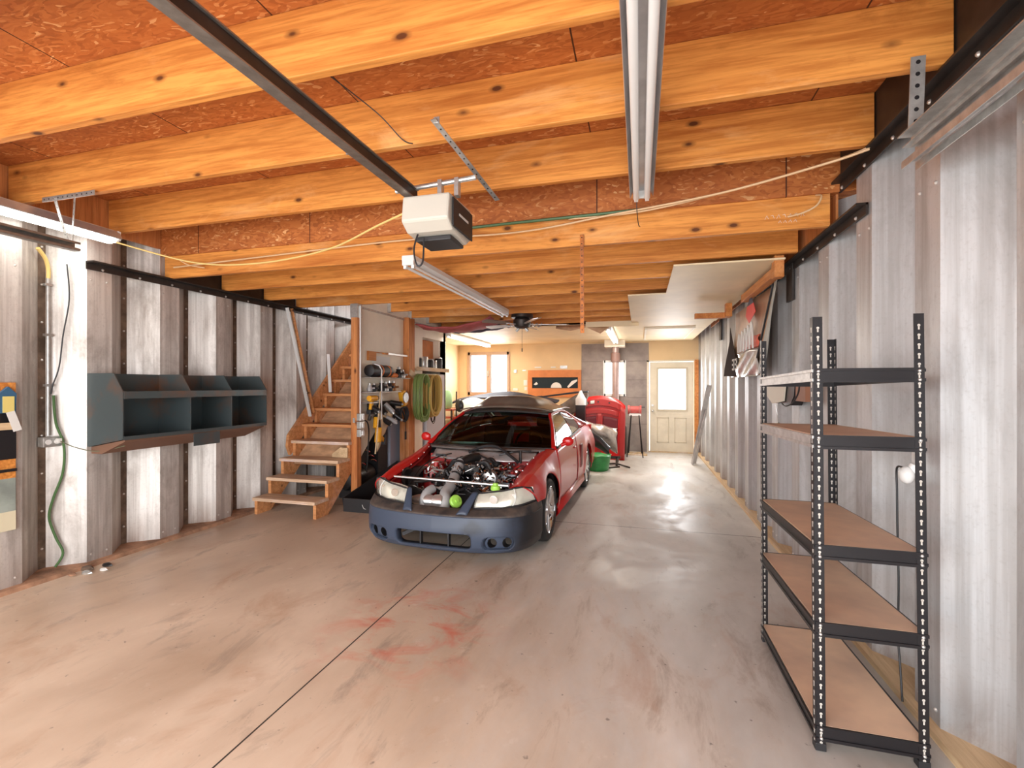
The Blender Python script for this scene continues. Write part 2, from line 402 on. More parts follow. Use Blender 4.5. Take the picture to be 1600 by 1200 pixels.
# front wall with the open garage door (behind the camera)
mb = MB(); mb.box(-4.62, -4.05, -1.3, -1.2, 0, 3.2); mb.box(.95, 1.44, -1.3, -1.2, 0, 3.2); mb.box(-4.05, .95, -1.3, -1.2, 2.45, 3.2)
struct('wall_front', mb, m_dryw, smooth=0)
# back wall with openings
def panel_with_holes(mb, x0, x1, z0, z1, holes, ya, yb):
    xs = sorted({x0, x1} | {h[0] for h in holes} | {h[1] for h in holes}); zs = sorted({z0, z1} | {h[2] for h in holes} | {h[3] for h in holes})
    for a, b in zip(xs, xs[1:]):
        for c, d in zip(zs, zs[1:]):
            if not any(h[0] <= (a+b)/2 <= h[1] and h[2] <= (c+d)/2 <= h[3] for h in holes): mb.box(a, b, ya, yb, c, d)
    return mb
W1 = (-4.14, -3.08, 1.28, 2.30); SL = (-2.5, -1.40, 1.43, 1.69); W2 = (-.80, -.33, 1.27, 2.05); DR = (.20, 1.15, 0, 2.03)
struct('wall_back', panel_with_holes(MB(), -4.62, 1.44, 0, 2.9, [W1, SL, W2, DR], YB, YB+.14), m_yel, smooth=0)
mb = panel_with_holes(MB(), -1.32, .19, 0, 2.46, [W2], YB-.018, YB-.002); mb.cur = 1
for z in (.62, 1.22, 1.62, 2.05):
    for a, b in ((-1.32, -.86), (-.27, .19)) if z > 1.2 else ((-1.32, .19),): mb.box(a, b, YB-.0195, YB-.017, z-.004, z+.004)
struct('trim_1', mb, [m_grey, m_seamb], smooth=0)
# left side of the back room (drywall) and jogs
struct('wall_left_rear', MB().box(-4.47, -4.38, 7.99, YB, 0, 2.52), m_yel, smooth=0)
# loft floor: high section, riser and low section
struct('ceiling', MB().box(-4.66, 1.48, -1.3, 3.42, 3.085, 3.11).box(-4.66, 1.48, 3.405, 3.42, 2.73, 3.085).box(-4.66, 1.48, 3.42, 5.2, 2.74, 2.77)
       .box(-3.42, 1.48, 5.2, YB+.1, 2.74, 2.77).box(-4.66, -3.42, 7.4, YB+.1, 2.74, 2.77).box(-4.66, -3.42, 5.2, 7.4, 3.0, 3.03), m_osb, smooth=0)
struct('ceiling', MB().box(-4.40, 1.10, 7.99, YB, 2.490, 2.503).box(-3.45, 1.10, 7.72, 7.99, 2.490, 2.503).box(-.13, 1.12, 5.31, 7.72, 2.490, 2.503).box(.27, 1.10, 4.09, 5.31, 2.490, 2.503), m_ceil, smooth=0)
# access hatch in the back room ceiling
mb = MB(); mb.box(.10, .86, 8.3, 10.2, 2.462, 2.489); mb.cur = 1
for a in (.08, .86): mb.box(a, a+.03, 8.25, 10.25, 2.455, 2.489)
for a in (8.27, 10.2): mb.box(.08, .89, a, a+.03, 2.455, 2.489)
single('ceiling_hatch', 'pale framed access hatch in the ceiling near the rear door', 'hatch', mb, [m_ceil, m_dryw], (.48, 9.25, 2.489), smooth=0)
# curbs along the wall bases
struct('baseboard_left', MB().prism([(-4.62, 0), (-4.36, 0), (-4.375, .03), (-4.62, .045)], -1.2, 7.9, 'y'), m_curb)
struct('baseboard_right', MB().prism([(1.44, 0), (1.195, 0), (1.20, .028), (1.44, .04)], -1.2, YB, 'y'), m_tan)
# steel ledger angles carrying the joists
def ledger(x, sg, y0, y1, z):
    mb = MB(); mb.box(min(x, x+sg*.012), max(x, x+sg*.012), y0, y1, z-.065, z); mb.box(min(x, x+sg*.06), max(x, x+sg*.09), y0, y1, z-.012, z)
    mb.cur = 1; y = y0+.12
    while y < y1:
        mb.ball((x+sg*.012, y, z-.05), .011, 5); y += .305
    return mb
struct('trim_2', ledger(-4.42, 1, 2.78, 7.9, 2.528), [m_angle, m_bolt], smooth=0)
struct('trim_3', ledger(1.235, -1, 3.05, 5.7, 2.528), [m_angle, m_bolt], smooth=0)
struct('trim_4', ledger(1.235, -1, .5, 3.42, 2.79), [m_angle, m_bolt], smooth=0)
struct('trim_10', MB().box(-4.44, -4.41, .3, 3.40, 2.80, 3.084), m_post, smooth=0)
struct('trim_11', MB().box(-4.44, -4.41, 3.47, 5.2, 2.535, 2.738), m_angle, smooth=0)
struct('trim_12', MB().box(1.225, 1.238, 3.47, 9.0, 2.535, 2.738), m_post, smooth=0)
struct('trim_13', MB().box(1.225, 1.238, .3, 3.40, 2.80, 3.084), m_angle, smooth=0)
struct('trim_5', ledger(-4.42, 1, .5, 2.3, 2.79), [m_angle, m_bolt], smooth=0)
# joists
ordn = ['first', 'second', 'third', 'fourth', 'fifth', 'sixth', 'seventh', 'eighth']
def joist(y, z0, z1, x0, x1, label):
    mb = MB(); mb.box(x0, x1, y, y+.042, z0, z1)
    return single('ceiling_joist', label, 'joist', mb, m_joist, ((x0+x1)/2, y, z0), 'exposed ceiling joists', bev=.004, smooth=0)
for y, l in ((1.02, 'wide orange joist nearest the garage door, above the picture edge'), (1.65, 'wide joist crossing the top left corner, in front of the opener rail'),
             (2.28, 'wide joist under the raised ceiling, crossing above the door opener'), (2.94, 'wide knotty joist just before the ceiling steps down')):
    joist(y, 2.80, 3.084, -4.40, 1.22, l)
for i, (y, x0) in enumerate(((3.43, -4.40), (4.06, -4.40), (4.65, -4.40), (5.20, -4.40), (5.84, -3.41), (6.45, -3.41), (7.06, -3.41), (7.66, -3.41))):
    l = ['joist along the ceiling step, with cables running on top and scribbled letters', 'second joist of the low ceiling, carrying the front of the cream board', 'third joist of the low ceiling, behind the near end of the hanging lamp',
         'joist resting on the wooden post beside the stairs', 'joist just behind the wooden post, ending at the stair wall', 'joist next in front of the ceiling fan', 'joist beside the ceiling fan and draped cloth', 'last joist, at the front edge of the back room ceiling'][i]
    joist(y, 2.53 if i else 2.525, 2.738, x0, 1.18, l)
# joist hangers seen on the stair wall
for y in (5.84, 6.45, 7.06):
    mb = MB(); mb.box(-3.415, -3.36, y-.003, y, 2.53, 2.68); mb.box(-3.415, -3.36, y+.042, y+.045, 2.53, 2.68); mb.box(-3.415, -3.36, y-.003, y+.045, 2.522, 2.527)
    single('joist_hanger', 'small galvanised hanger under the %s joist ending at the stair wall' % {5.84: 'nearest', 6.45: 'middle', 7.06: 'farthest'}[y], 'bracket', mb, m_zinc, (-3.39, y, 2.525), 'joist hangers on the stair wall', smooth=0)

# ------------------------------------------------------------------ partition beside the stairs
struct('wall_partition_front', MB().prism([(5.2, .50), (5.95, 1.16), (6.40, 1.16), (6.40, 2.735), (5.25, 2.735), (5.25, 2.515), (5.2, 2.515)], -3.54, -3.475, 'x'), m_dryw, smooth=0)
struct('wall_partition_rear', MB().box(-3.54, -3.475, 6.6, 7.05, 0, 2.735).box(-3.54, -3.475, 6.40, 6.6, 2.53, 2.735)
       .box(-3.54, -3.475, 7.05, 8.0, 1.76, 1.80).box(-3.54, -3.475, 7.90, 8.0, 0, 2.735).box(-3.54, -3.475, 7.05, 8.0, 2.3, 2.735).box(-4.6, -3.475, 7.9, 7.99, 0, 2.735), m_dryw, smooth=0)
struct('trim_6', MB().box(-3.475, -3.455, 5.2, 8.0, 2.49, 2.515), m_zinc, smooth=0)
mb = MB(); mb.box(-3.50, -3.41, 5.105, 5.195, 0, 2.525)
t = thing('support_post', 'wooden post at the foot of the stairs carrying a joist', 'post', (-3.455, 5.15, 0))
obj('post_body', mb, m_post, t, world=True, bev=.004, smooth=0)
obj('bracket', MB().box(-3.507, -3.403, 5.10, 5.20, 2.35, 2.523), m_zinc, t, world=True, smooth=0)
obj('strap', MB().box(-3.47, -3.44, 5.10, 5.105, 1.03, 1.09), m_zinc, t, world=True, smooth=0)
t = thing('support_post', 'thick orange-brown wooden post between the tool wall and the hanging hoses', 'post', (-3.43, 6.52, 0))
obj('post_body', MB().box(-3.54, -3.385, 6.41, 6.60, 0, 2.53), m_post, t, world=True, bev=.004, smooth=0)
struct('trim_7', MB().box(-3.475, -3.45, 6.6, 6.65, 0, 1.7), m_tan, smooth=0)
# alcove above the fridge
t = thing('alcove_shelf', 'wooden shelf in the wall alcove above the white fridge', 'shelf', (-3.6, 7.5, 1.76))
obj('board', MB().box(-3.9, -3.42, 6.72, 7.99, 1.762, 1.795), m_dryw, t, world=True, smooth=0)
obj('edge_strip', MB().box(-3.418, -3.40, 6.72, 7.99, 1.735, 1.797), m_tan, t, world=True, smooth=0)
obj('back_board', MB().box(-3.70, -3.68, 7.05, 7.9, 1.80, 2.3), m_orpan, t, world=True, smooth=0)
random.seed(4)
gl_lab = ['dark round tin, nearest of the cans on the alcove shelf', 'dull steel can, second on the alcove shelf', 'wide dark can in the middle of the alcove shelf', 'small grey can, fourth on the alcove shelf', 'dark tall can, farthest on the alcove shelf']
for i in range(5):
    y = 6.98+i*.20; r = (.065, .075, .085, .06, .07)[i]; h_ = (.15, .17, .14, .12, .18)[i]
    mb = MB(); mb.lathe([(r*.95, 0), (r, .01), (r, h_-.01), (r*.93, h_)], None, 18)
    t = thing('tin_can', gl_lab[i], 'can', (-3.52, y, 1.796), 0, 'cans on the alcove shelf')
    obj('body', mb, (m_blackp, m_zinc, m_grease, m_zinc, m_blackp)[i], t); obj('lid', MB().lathe([(r*.9, 0), (r*.97, .012), (r*.9, .016)], Matrix.Translation((0, 0, h_)), 18), m_zinc, t)
# fridge
t = thing('refrigerator', 'white upright fridge in the alcove under the shelf', 'refrigerator', (-3.8, 7.55, 0))
obj('cabinet', MB().box(-4.2, -3.50, 7.14, 7.88, .02, 1.70), m_fridge, t, world=True, bev=.012, smooth=0)
obj('door', MB().box(-3.495, -3.44, 7.14, 7.88, .08, 1.695), m_fridge, t, world=True, bev=.012, smooth=0)
obj('lock', MB().box(-3.44, -3.432, 7.70, 7.72, 1.54, 1.60), m_blackp, t, world=True, smooth=0)

# ------------------------------------------------------------------ staircase
t = thing('staircase', 'steep open wooden stairs climbing beside the left metal wall', 'stairs', (-3.91, 4.42, 0))
R_, U_ = .198, .207
def step_y(i): return 4.42+U_*i
for x0, x1 in ((-4.33, -4.29), (-3.53, -3.49)):
    n_ = 12; out = [(4.44, 0)]
    for i in range(n_):
        zt = R_*(i+1)-.039; out += [(4.44+U_*i, zt), (4.44+U_*(i+1), zt)]
    out += [(4.44+U_*n_, R_*n_-.32), (4.645, 0)]
    mb = MB().prism(out, x0, x1, 'x')
    obj('stringer', mb, m_stair, t, world=True, smooth=0)
obj('skirt_board', MB().prism([(4.98, .72), (5.03, .60), (5.03+U_*9, .60+R_*9), (4.98+U_*9, .90+R_*9), (5.0, .86)], -4.375, -4.336, 'x'), m_stair, t, world=True, smooth=0)
for i in range(12):
    y = step_y(i); z = R_*(i+1)
    obj('tread', MB().box(-4.335, -3.485, y-.012, y+.235, z-.038, z), m_tread if i < 4 else m_stair, t, world=True, bev=.005, smooth=0)
obj('backing_board', MB().prism([(5.02, .50), (5.02+U_*9.4, .50+R_*9.4), (5.035+U_*9.4, .49+R_*9.4), (5.035, .49)], -4.28, -3.54, 'x'), m_ply, t, world=True, smooth=0)
single('plywood_offcut', 'small plywood scrap leaning on the fourth stair', 'board', MB().prism([(-3.72, .60), (-3.50, .60), (-3.50, .72), (-3.60, .725), (-3.72, .64)], 5.03, 5.045, 'y'), m_tan, (-3.6, 5.035, .60), smooth=0)
mb = MB().beam((-4.30, 5.35, 1.08), (-4.385, 5.02, 2.50), .045, .02)
single('white_batten', 'long white batten leaning on the wall beside the stairs', 'batten', mb, m_white, (-4.32, 5.3, 1.08), smooth=0)
mb = MB().beam((-4.30, 5.42, 1.12), (-4.385, 5.10, 2.50), .03, .025)
single('brown_batten', 'dark brown strip leaning right behind the white batten', 'batten', mb, m_stair, (-4.32, 5.4, 1.08), smooth=0)
mb = MB().beam((-4.26, 5.72, 1.40), (-4.37, 5.82, 1.95), .04, .02)
single('short_batten', 'short pale batten leaning on the wall higher up the stairs', 'batten', mb, m_white, (-4.3, 5.8, 1.36), smooth=0)

# ------------------------------------------------------------------ metal cubby on the left wall
t = thing('metal_cubby_rack', 'blued steel three-bay bin rack mounted on the left wall', 'rack', (XL, 3.5, 1.0))
def side(y): return MB().prism([(-4.415, .99), (-4.02, 1.06), (-4.02, 1.45), (-4.12, 1.60), (-4.415, 1.60)], y-.003, y+.003, 'y')
for y in (2.793, 3.38, 3.83, 4.29):
    mb = MB(); mb.prism([(-4.415, .99), (-4.02, 1.06), (-4.02, 1.45), (-4.12, 1.60), (-4.415, 1.60)], y-.004, y+.004, 'y')
    obj('side_panel' if y in (2.793, 4.29) else 'divider', mb, m_cubby, t, world=True, smooth=0)
obj('back_panel', MB().box(-4.415, -4.405, 2.80, 4.286, .99, 1.60), m_cubby, t, world=True, smooth=0)
obj('bottom_panel', MB().prism([(-4.40, .992), (-4.02, 1.062), (-4.02, 1.068), (-4.40, .998)], 2.798, 4.286, 'y').box(-4.024, -4.016, 2.798, 4.286, 1.055, 1.085), m_cubby, t, world=True, smooth=0)
obj('shelf', MB().box(-4.40, -4.02, 2.798, 4.286, 1.395, 1.40).box(-4.024, -4.014, 2.798, 4.286, 1.39, 1.45), m_cubby, t, world=True, smooth=0)
obj('cleat', MB().prism([(-4.415, .93), (-4.30, .93), (-4.04, 1.04), (-4.04, 1.055), (-4.415, .985)], 2.82, 4.27, 'y'), M('dark_cleat', (.20, .10, .06), .7), t, world=True, smooth=0)
obj('label_plate', MB().box(-4.035, -4.03, 3.42, 3.70, .93, 1.045), m_cubby, t, world=True, smooth=0)

# ------------------------------------------------------------------ conduit, outlet, cables on the left wall
t = thing('electrical_conduit', 'thin metal conduit with yellow top bend running down to the left outlet', 'conduit', (-4.45, 2.585, 1.05))
xc = -4.545
obj('pipe', MB().tube([(xc, 2.60, 1.10), (xc, 2.60, 2.36)], .012, 10), m_zinc, t, world=True)
obj('upper_cable', MB().tube(smooth_path([(xc, 2.60, 2.35), (xc, 2.60, 2.42), (xc+.02, 2.57, 2.50), (xc+.06, 2.5, 2.56)]), .014, 10), m_wire, t, world=True)
for z in (1.5, 1.9, 2.3): obj('clamp', MB().box(xc-.02, xc+.016, 2.575, 2.625, z-.01, z+.01), m_zinc, t, world=True, smooth=0)
t = thing('wall_outlet', 'galvanised double outlet box on the left wall below the conduit', 'outlet', (-4.53, 2.60, 1.05))
obj('box', MB().box(-4.575, -4.505, 2.545, 2.665, 1.01, 1.09), m_zinc, t, world=True, bev=.006, smooth=0)
for y in (2.578, 2.635): obj('socket', MB().cyl((-4.507, y, 1.05), (-4.500, y, 1.05), .02, 14), m_white, t, world=True)
obj('plug', MB().box(-4.502, -4.47, 2.62, 2.65, 1.04, 1.075), m_paper, t, world=True, bev=.004, smooth=0)
single('power_lead', 'thin black cord hanging beside the conduit on the left wall', 'cord', MB().tube(smooth_path([(-4.47, 2.68, 2.48), (-4.46, 2.69, 2.2), (-4.48, 2.66, 1.9), (-4.49, 2.64, 1.65), (-4.52, 2.615, 1.5), (-4.53, 2.61, 1.43)]), .005, 6), m_blackp, (-4.5, 2.65, 1.43))
single('extension_lead', 'green extension cord running from the left outlet to the floor', 'cord', MB().tube(smooth_path([(-4.52, 2.62, 1.42), (-4.51, 2.63, 1.2), (-4.48, 2.665, 1.02), (-4.49, 2.665, .8), (-4.52, 2.62, .6), (-4.535, 2.60, .45), (-4.51, 2.63, .28), (-4.48, 2.66, .15), (-4.50, 2.62, .05)]), .009, 8), M('green_cord', (.07, .16, .05), .5), (-4.5, 2.63, .045))
single('hanging_cable', 'thin cable drooping from the outlet to the metal bin rack', 'cable', MB().tube(smooth_path([(-4.475, 2.635, 1.055), (-4.42, 2.70, 1.0), (-4.37, 2.8, .955), (-4.25, 2.84, .965), (-4.10, 2.86, 1.0)]), .004, 6), M('olive_cord', (.15, .15, .09), .5), (-4.4, 2.75, .95))

# ------------------------------------------------------------------ pictured hatch board at far left edge (wall opening with shelf)
t = thing('wall_cupboard', 'shallow open wooden cupboard cut into the left wall at the picture edge', 'cupboard', (XL, 2.1, .85))
obj('back_board', MB().box(-4.412, -4.404, 1.55, 2.325, .826, 1.52), m_joist, t, world=True, smooth=0)
obj('shelf_plank', MB().box(-4.402, -4.37, 1.55, 2.325, 1.18, 1.23), m_tan, t, world=True, smooth=0)
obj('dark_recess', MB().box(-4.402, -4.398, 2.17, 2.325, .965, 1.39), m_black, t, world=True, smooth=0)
obj('lower_panel', MB().box(-4.412, -4.404, 1.55, 2.325, .586, .826), M('grey_green_panel', (.33, .38, .34), .5, var=.3, scale=5), t, world=True, smooth=0)
obj('bottom_strip', MB().box(-4.412, -4.402, 1.55, 2.325, .448, .586), M('cream_strip', (.72, .66, .47), .6), t, world=True, smooth=0)
obj('handle', MB().box(-4.402, -4.388, 2.15, 2.325, .875, .895), m_black, t, world=True, smooth=0)
single('yellow_hose', 'short yellow hose loop hanging in the left wall cupboard', 'hose', MB().tube(smooth_path([(-4.385, 1.98, 1.44), (-4.38, 2.06, 1.46), (-4.375, 2.13, 1.40), (-4.375, 2.15, 1.24)]), .011, 8), m_wire, (-4.38, 2.15, 1.33))
t = thing('hanging_tester', 'small blue tool with yellow face and white paper tag, left wall cupboard', 'tool', (-4.38, 2.26, 1.40))
obj('body', MB().prism([(2.225, 1.30), (2.31, 1.30), (2.315, 1.44), (2.27, 1.49), (2.22, 1.44)], -4.40, -4.375, 'x'), M('tool_blue', (.04, .12, .22), .5), t, world=True, smooth=0)
obj('face', MB().box(-4.375, -4.37, 2.237, 2.30, 1.305, 1.42), M('tool_yellow', (.75, .62, .2), .5), t, world=True, smooth=0)
obj('paper_tag', MB().beam((-4.366, 2.275, 1.31), (-4.362, 2.315, 1.17), .05, .002, (1, 0, 0)), m_paper, t, world=True, smooth=0)

# ------------------------------------------------------------------ lamps
def strip_lamp(name, label, y0, y1, x, z, lit, hood=False, wd=.11):
    t = thing(name, label, 'lamp', (x, (y0+y1)/2, z+.10), 0, 'fluorescent strip lamps')
    L = (y1-y0)/2
    poly = [(-wd/2, -.0), (-wd/2, -.035), (-.03, -.06), (.03, -.06), (wd/2, -.035), (wd/2, 0)] if not hood else [(-wd/2, -.055), (-.045, 0), (.045, 0), (wd/2, -.055), (wd/2-.006, -.058), (.035, -.03), (-.035, -.03), (-wd/2+.006, -.058)]
    mb = MB()
    if hood:
        for a, b in zip(poly[:4], poly[1:4]): pass
        mb.prism([(-wd/2, -.062), (-.045, -.004), (-.045, -.010), (-wd/2+.003, -.068)], -L, L, 'y'); mb.prism([(wd/2, -.062), (.045, -.004), (.045, -.010), (wd/2-.003, -.068)], -L, L, 'y'); mb.box(-.045, .045, -L, L, -.03, 0)
    else: mb.prism(poly, -L, L, 'y')
    obj('housing', mb, m_white if not hood else m_silver, t, smooth=0)
    for s in (-1, 1):
        obj('end_cap', MB().box(-.05, .05, s*(L-.004)-.012, s*(L-.004)+.012, -.075, .002), m_white, t, bev=.003, smooth=0)
        obj('tube', MB().cyl((s*.034, -L+.03, -.080), (s*.034, L-.03, -.080), .0125 if not hood else .019, 12), m_tube if lit else m_tubeo, t)
        for e in (-1, 1): obj('socket', MB().box(s*.034-.012, s*.034+.012, e*(L-.02)-.012, e*(L-.02)+.012, -.098, -.05), m_white, t, smooth=0)
    if lit:
        l = bpy.data.lights.new('glow', 'AREA'); l.shape = 'RECTANGLE'; l.size = .10; l.size_y = 2*L-.1; l.energy = lit; l.color = (1, .94, .84)
        o = bpy.data.objects.new('glow', l); C.objects.link(o); o.parent = t; o.location = (0, 0, -.105)
    return t
t = strip_lamp('fluorescent_lamp', 'unlit white strip lamp hanging in the middle of the ceiling', 3.32, 6.05, -1.76, 2.42, 0)
for y in (-1.0, 1.05): obj('hanger_wire', MB().tube([(0, y, .001), (0, y, .01)], .004, 6), m_zinc, t)
t = strip_lamp('fluorescent_lamp', 'unlit white double strip lamp hanging closest to the camera', .78, 3.16, .01, 2.695, 0, True, .15)
single('lamp_cord', 'short dark cord dangling behind the closest strip lamp', 'cord', MB().tube(smooth_path([(-.02, 3.17, 2.72), (-.02, 3.2, 2.66), (-.01, 3.3, 2.60), (.0, 3.41, 2.62)]), .003, 6), m_blackp, (-.01, 3.3, 2.6))
strip_lamp('fluorescent_lamp', 'lit strip lamp over the left garage door track', .5, 2.86, -4.20, 2.67, 4, True, .15)
strip_lamp('fluorescent_lamp', 'lit strip lamp on the back room ceiling left of the fan', 8.0, 10.4, -3.42, 2.385, 34)
t = strip_lamp('fluorescent_lamp', 'lit strip lamp on the back room ceiling before the stove pipe', 7.75, 10.2, -.50, 2.385, 34)
single('junction_box', 'pale square box on the ceiling above the stove pipe', 'box', MB().box(-.75, -.32, 10.35, 10.75, 2.34, 2.489), m_dryw, (-.53, 10.55, 2.489), smooth=0)

# ------------------------------------------------------------------ garage door tracks and opener
def chan(mb, a, b, wd=.05, ht=.06, tk=.004):
    a = Vector(a); b = Vector(b)
    mb.beam(a+Vector((0, 0, ht/2)), b+Vector((0, 0, ht/2)), wd, tk); mb.beam(a-Vector((0, 0, ht/2)), b-Vector((0, 0, ht/2)), wd, tk); return mb
m_dz = M('dull_zinc', (.30, .27, .24), .4, .7, var=.2, scale=20)
t = thing('door_track', 'galvanised garage door track along the left wall', 'track', (-3.95, 1.0, 2.5))
mb = chan(MB(), (-3.93, -1.1, 2.50), (-3.93, 2.42, 2.50)); mb.box(-3.958, -3.954, -1.1, 2.42, 2.47, 2.53); mb.box(-3.90, -3.896, -1.1, 2.42, 2.515, 2.53); mb.box(-3.90, -3.896, -1.1, 2.42, 2.47, 2.485)
obj('rail', mb, m_dz, t, world=True, smooth=0)
obj('angle', MB().box(-3.99, -3.96, -1.1, 2.40, 2.535, 2.539).box(-3.963, -3.959, -1.1, 2.40, 2.48, 2.539), m_zinc, t, world=True, smooth=0)
def strap(a, b, wd=.035, up=(0, 0, 1), holes=True, pitch=.045):
    mb = MB(); a = Vector(a); b = Vector(b); mb.beam(a, b, wd, .004, up)
    if holes:
        d = (b-a).normalized(); u = Vector(up); r = d.cross(u).normalized(); u = r.cross(d).normalized(); L = (b-a).length; k = pitch/2; mb.cur = 1
        while k < L:
            p = a+d*k; mb.cyl(p-u*.0026, p+u*.0026, wd*.17, 8); k += pitch
    return mb
obj('hanger_strap', strap((-3.873, 2.25, 2.79), (-3.935, 2.36, 2.54), .032, (.0, -1, .3)), [m_zinc, m_black], t, world=True, smooth=0)
obj('hanger_strap', strap((-3.677, 2.25, 2.79), (-3.915, 2.38, 2.54), .036, (0, -1, .3)), [m_zinc, m_black], t, world=True, smooth=0)
obj('ceiling_strap', strap((-4.0, 2.255, 2.785), (-3.50, 2.255, 2.785), .032, (0, 1, 0)), [m_zinc, m_black], t, world=True, smooth=0)
t = thing('door_track', 'galvanised garage door track high on the right wall', 'track', (1.05, 1.0, 2.45))
mb = chan(MB(), (1.09, -1.1, 2.43), (1.09, 2.33, 2.47)); mb.beam((1.115, -1.1, 2.43), (1.115, 2.33, 2.47), .004, .06)
obj('rail', mb, m_zinc, t, world=True, smooth=0)
obj('angle', MB().beam((1.06, -1.1, 2.49), (1.06, 2.30, 2.53), .05, .004).beam((1.085, -1.1, 2.47), (1.085, 2.30, 2.51), .004, .05), m_zinc, t, world=True, smooth=0)
obj('lower_lip', MB().beam((1.065, -1.1, 2.385), (1.065, 2.33, 2.425), .004, .03).beam((1.115, -1.1, 2.375), (1.115, 2.33, 2.415), .004, .03), m_zinc, t, world=True, smooth=0)
obj('hanger_strap', strap((1.06, 2.20, 2.80), (1.06, 2.22, 2.53), .05, (0, -1, 0)), [m_zinc, m_black], t, world=True, smooth=0)
# opener
t = thing('garage_door_opener', 'cream garage door opener hanging from the joists', 'opener', (-1.12, 2.50, 2.55))
obj('casing', MB().prism([(2.31, 2.40), (2.33, 2.545), (2.66, 2.56), (2.70, 2.40), (2.60, 2.335), (2.38, 2.355)], -1.27, -.99, 'x'), M('opener_cream', (.56, .53, .46), .4), t, world=True, bev=.012, smooth=0)
obj('lamp_cover', MB().box(-1.235, -1.02, 2.42, 2.62, 2.318, 2.345), m_blackp, t, world=True, bev=.006, smooth=0)
obj('side_panel', MB().box(-.988, -.978, 2.36, 2.66, 2.37, 2.53), m_blackp, t, world=True, bev=.004, smooth=0)
obj('badge', MB().box(-.977, -.975, 2.44, 2.58, 2.45, 2.463), m_paper, t, world=True, smooth=0)
mb = MB(); mb.beam((-1.25, -1.1, 2.53), (-1.25, 2.44, 2.59), .032, .05); obj('rail', mb, m_angle, t, world=True, smooth=0)
obj('rail_lip', MB().beam((-1.25, -1.1, 2.50), (-1.25, 2.44, 2.56), .052, .006).beam((-1.25, -1.1, 2.56), (-1.25, 2.44, 2.62), .052, .006), m_dz, t, world=True, smooth=0)
obj('crossbar', MB().tube([(-1.36, 2.42, 2.62), (-.87, 2.42, 2.645)], .014, 10), m_zinc, t, world=True)
for x in (-1.08, -.98): obj('clip', MB().box(x-.012, x+.012, 2.40, 2.44, 2.55, 2.65), m_zinc, t, world=True, smooth=0)
obj('hanger_strap', strap((-1.46, 2.10, 2.70), (-1.32, 2.46, 2.61), .045, (.5, -.6, 1)), [m_zinc, m_black], t, world=True, smooth=0)
obj('hanger_strap', strap((-.96, 2.06, 2.78), (-.84, 2.72, 2.63), .03, (0, .2, 1)), [m_zinc, m_black], t, world=True, smooth=0)
obj('hanger_post', MB().beam((-1.46, 2.11, 2.70), (-1.46, 2.11, 2.80), .03, .004, (0, 1, 0)).beam((-.95, 2.08, 2.77), (-.95, 2.08, 2.80), .03, .004, (0, 1, 0)), m_zinc, t, world=True, smooth=0)
obj('cord_loop', MB().tube(smooth_path([(-1.21, 2.40, 2.36), (-1.225, 2.38, 2.27), (-1.21, 2.37, 2.19), (-1.19, 2.37, 2.165), (-1.17, 2.38, 2.20), (-1.175, 2.40, 2.33)]), .005, 6), m_blackp, t, world=True)
# cables along the ceiling
def cable(label, pts, r, m, name='ceiling_cable', cat='cable'):
    return single(name, label, cat, MB().tube(smooth_path(pts, 8), r, 6), m, pts[len(pts)//2])
cable('yellow cable sagging from the left lamp to the door opener', [(-4.1, 2.8, 2.66), (-3.5, 2.98, 2.50), (-2.9, 3.02, 2.465), (-2.2, 2.92, 2.49), (-1.6, 2.65, 2.53), (-1.2, 2.5, 2.57)], .0065, m_wire)
cable('tan cable lying along the stepped joist to the right wall', [(-4.2, 3.36, 2.60), (-3.2, 3.37, 2.63), (-1.9, 3.38, 2.665), (-.9, 3.36, 2.64), (-.2, 3.35, 2.70), (.5, 3.20, 2.72), (1.0, 2.98, 2.74), (1.18, 2.9, 2.76)], .007, m_tancab)
cable('second tan cable beside the first, rising to the right wall', [(-.5, 3.38, 2.71), (.0, 3.34, 2.70), (.55, 3.22, 2.735), (1.05, 3.0, 2.76), (1.20, 2.92, 2.785)], .006, m_tancab)
cable('green hose lying on the stepped joist behind the opener', [(-1.6, 3.36, 2.70), (-1.0, 3.37, 2.715), (-.4, 3.37, 2.72), (.05, 3.37, 2.725)], .011, M('dark_green_hose', (.06, .14, .05), .5), 'green_hose', 'hose')
cable('short tan cable curling out of the stepped joist by the right wall', [(.93, 3.41, 2.60), (1.0, 3.36, 2.60), (1.07, 3.33, 2.63), (1.10, 3.34, 2.69), (1.09, 3.40, 2.72)], .006, m_tancab)
cable('thin dark wire pair hanging over the joist left of the opener rail', [(-1.5, 2.0, 3.05), (-1.35, 2.2, 2.95), (-1.24, 2.27, 2.83), (-1.18, 2.275, 2.80)], .003, m_blackp)
cable('short loose cable end by the left end of the stepped joist', [(-4.05, 3.30, 2.64), (-3.98, 3.33, 2.60), (-3.88, 3.40, 2.585)], .005, m_tancab)
# rusty hanging strap
single('rusty_strap', 'rusty perforated metal strap hanging from the stepped joist', 'strap', strap((-.41, 3.415, 2.60), (-.405, 3.40, 1.88), .028, (0, -1, 0)), [M('rust', (.50, .17, .04), .7, .2, var=.5, scale=25, col2=(.25, .09, .04)), m_black], (-.405, 3.41, 2.60), smooth=0)

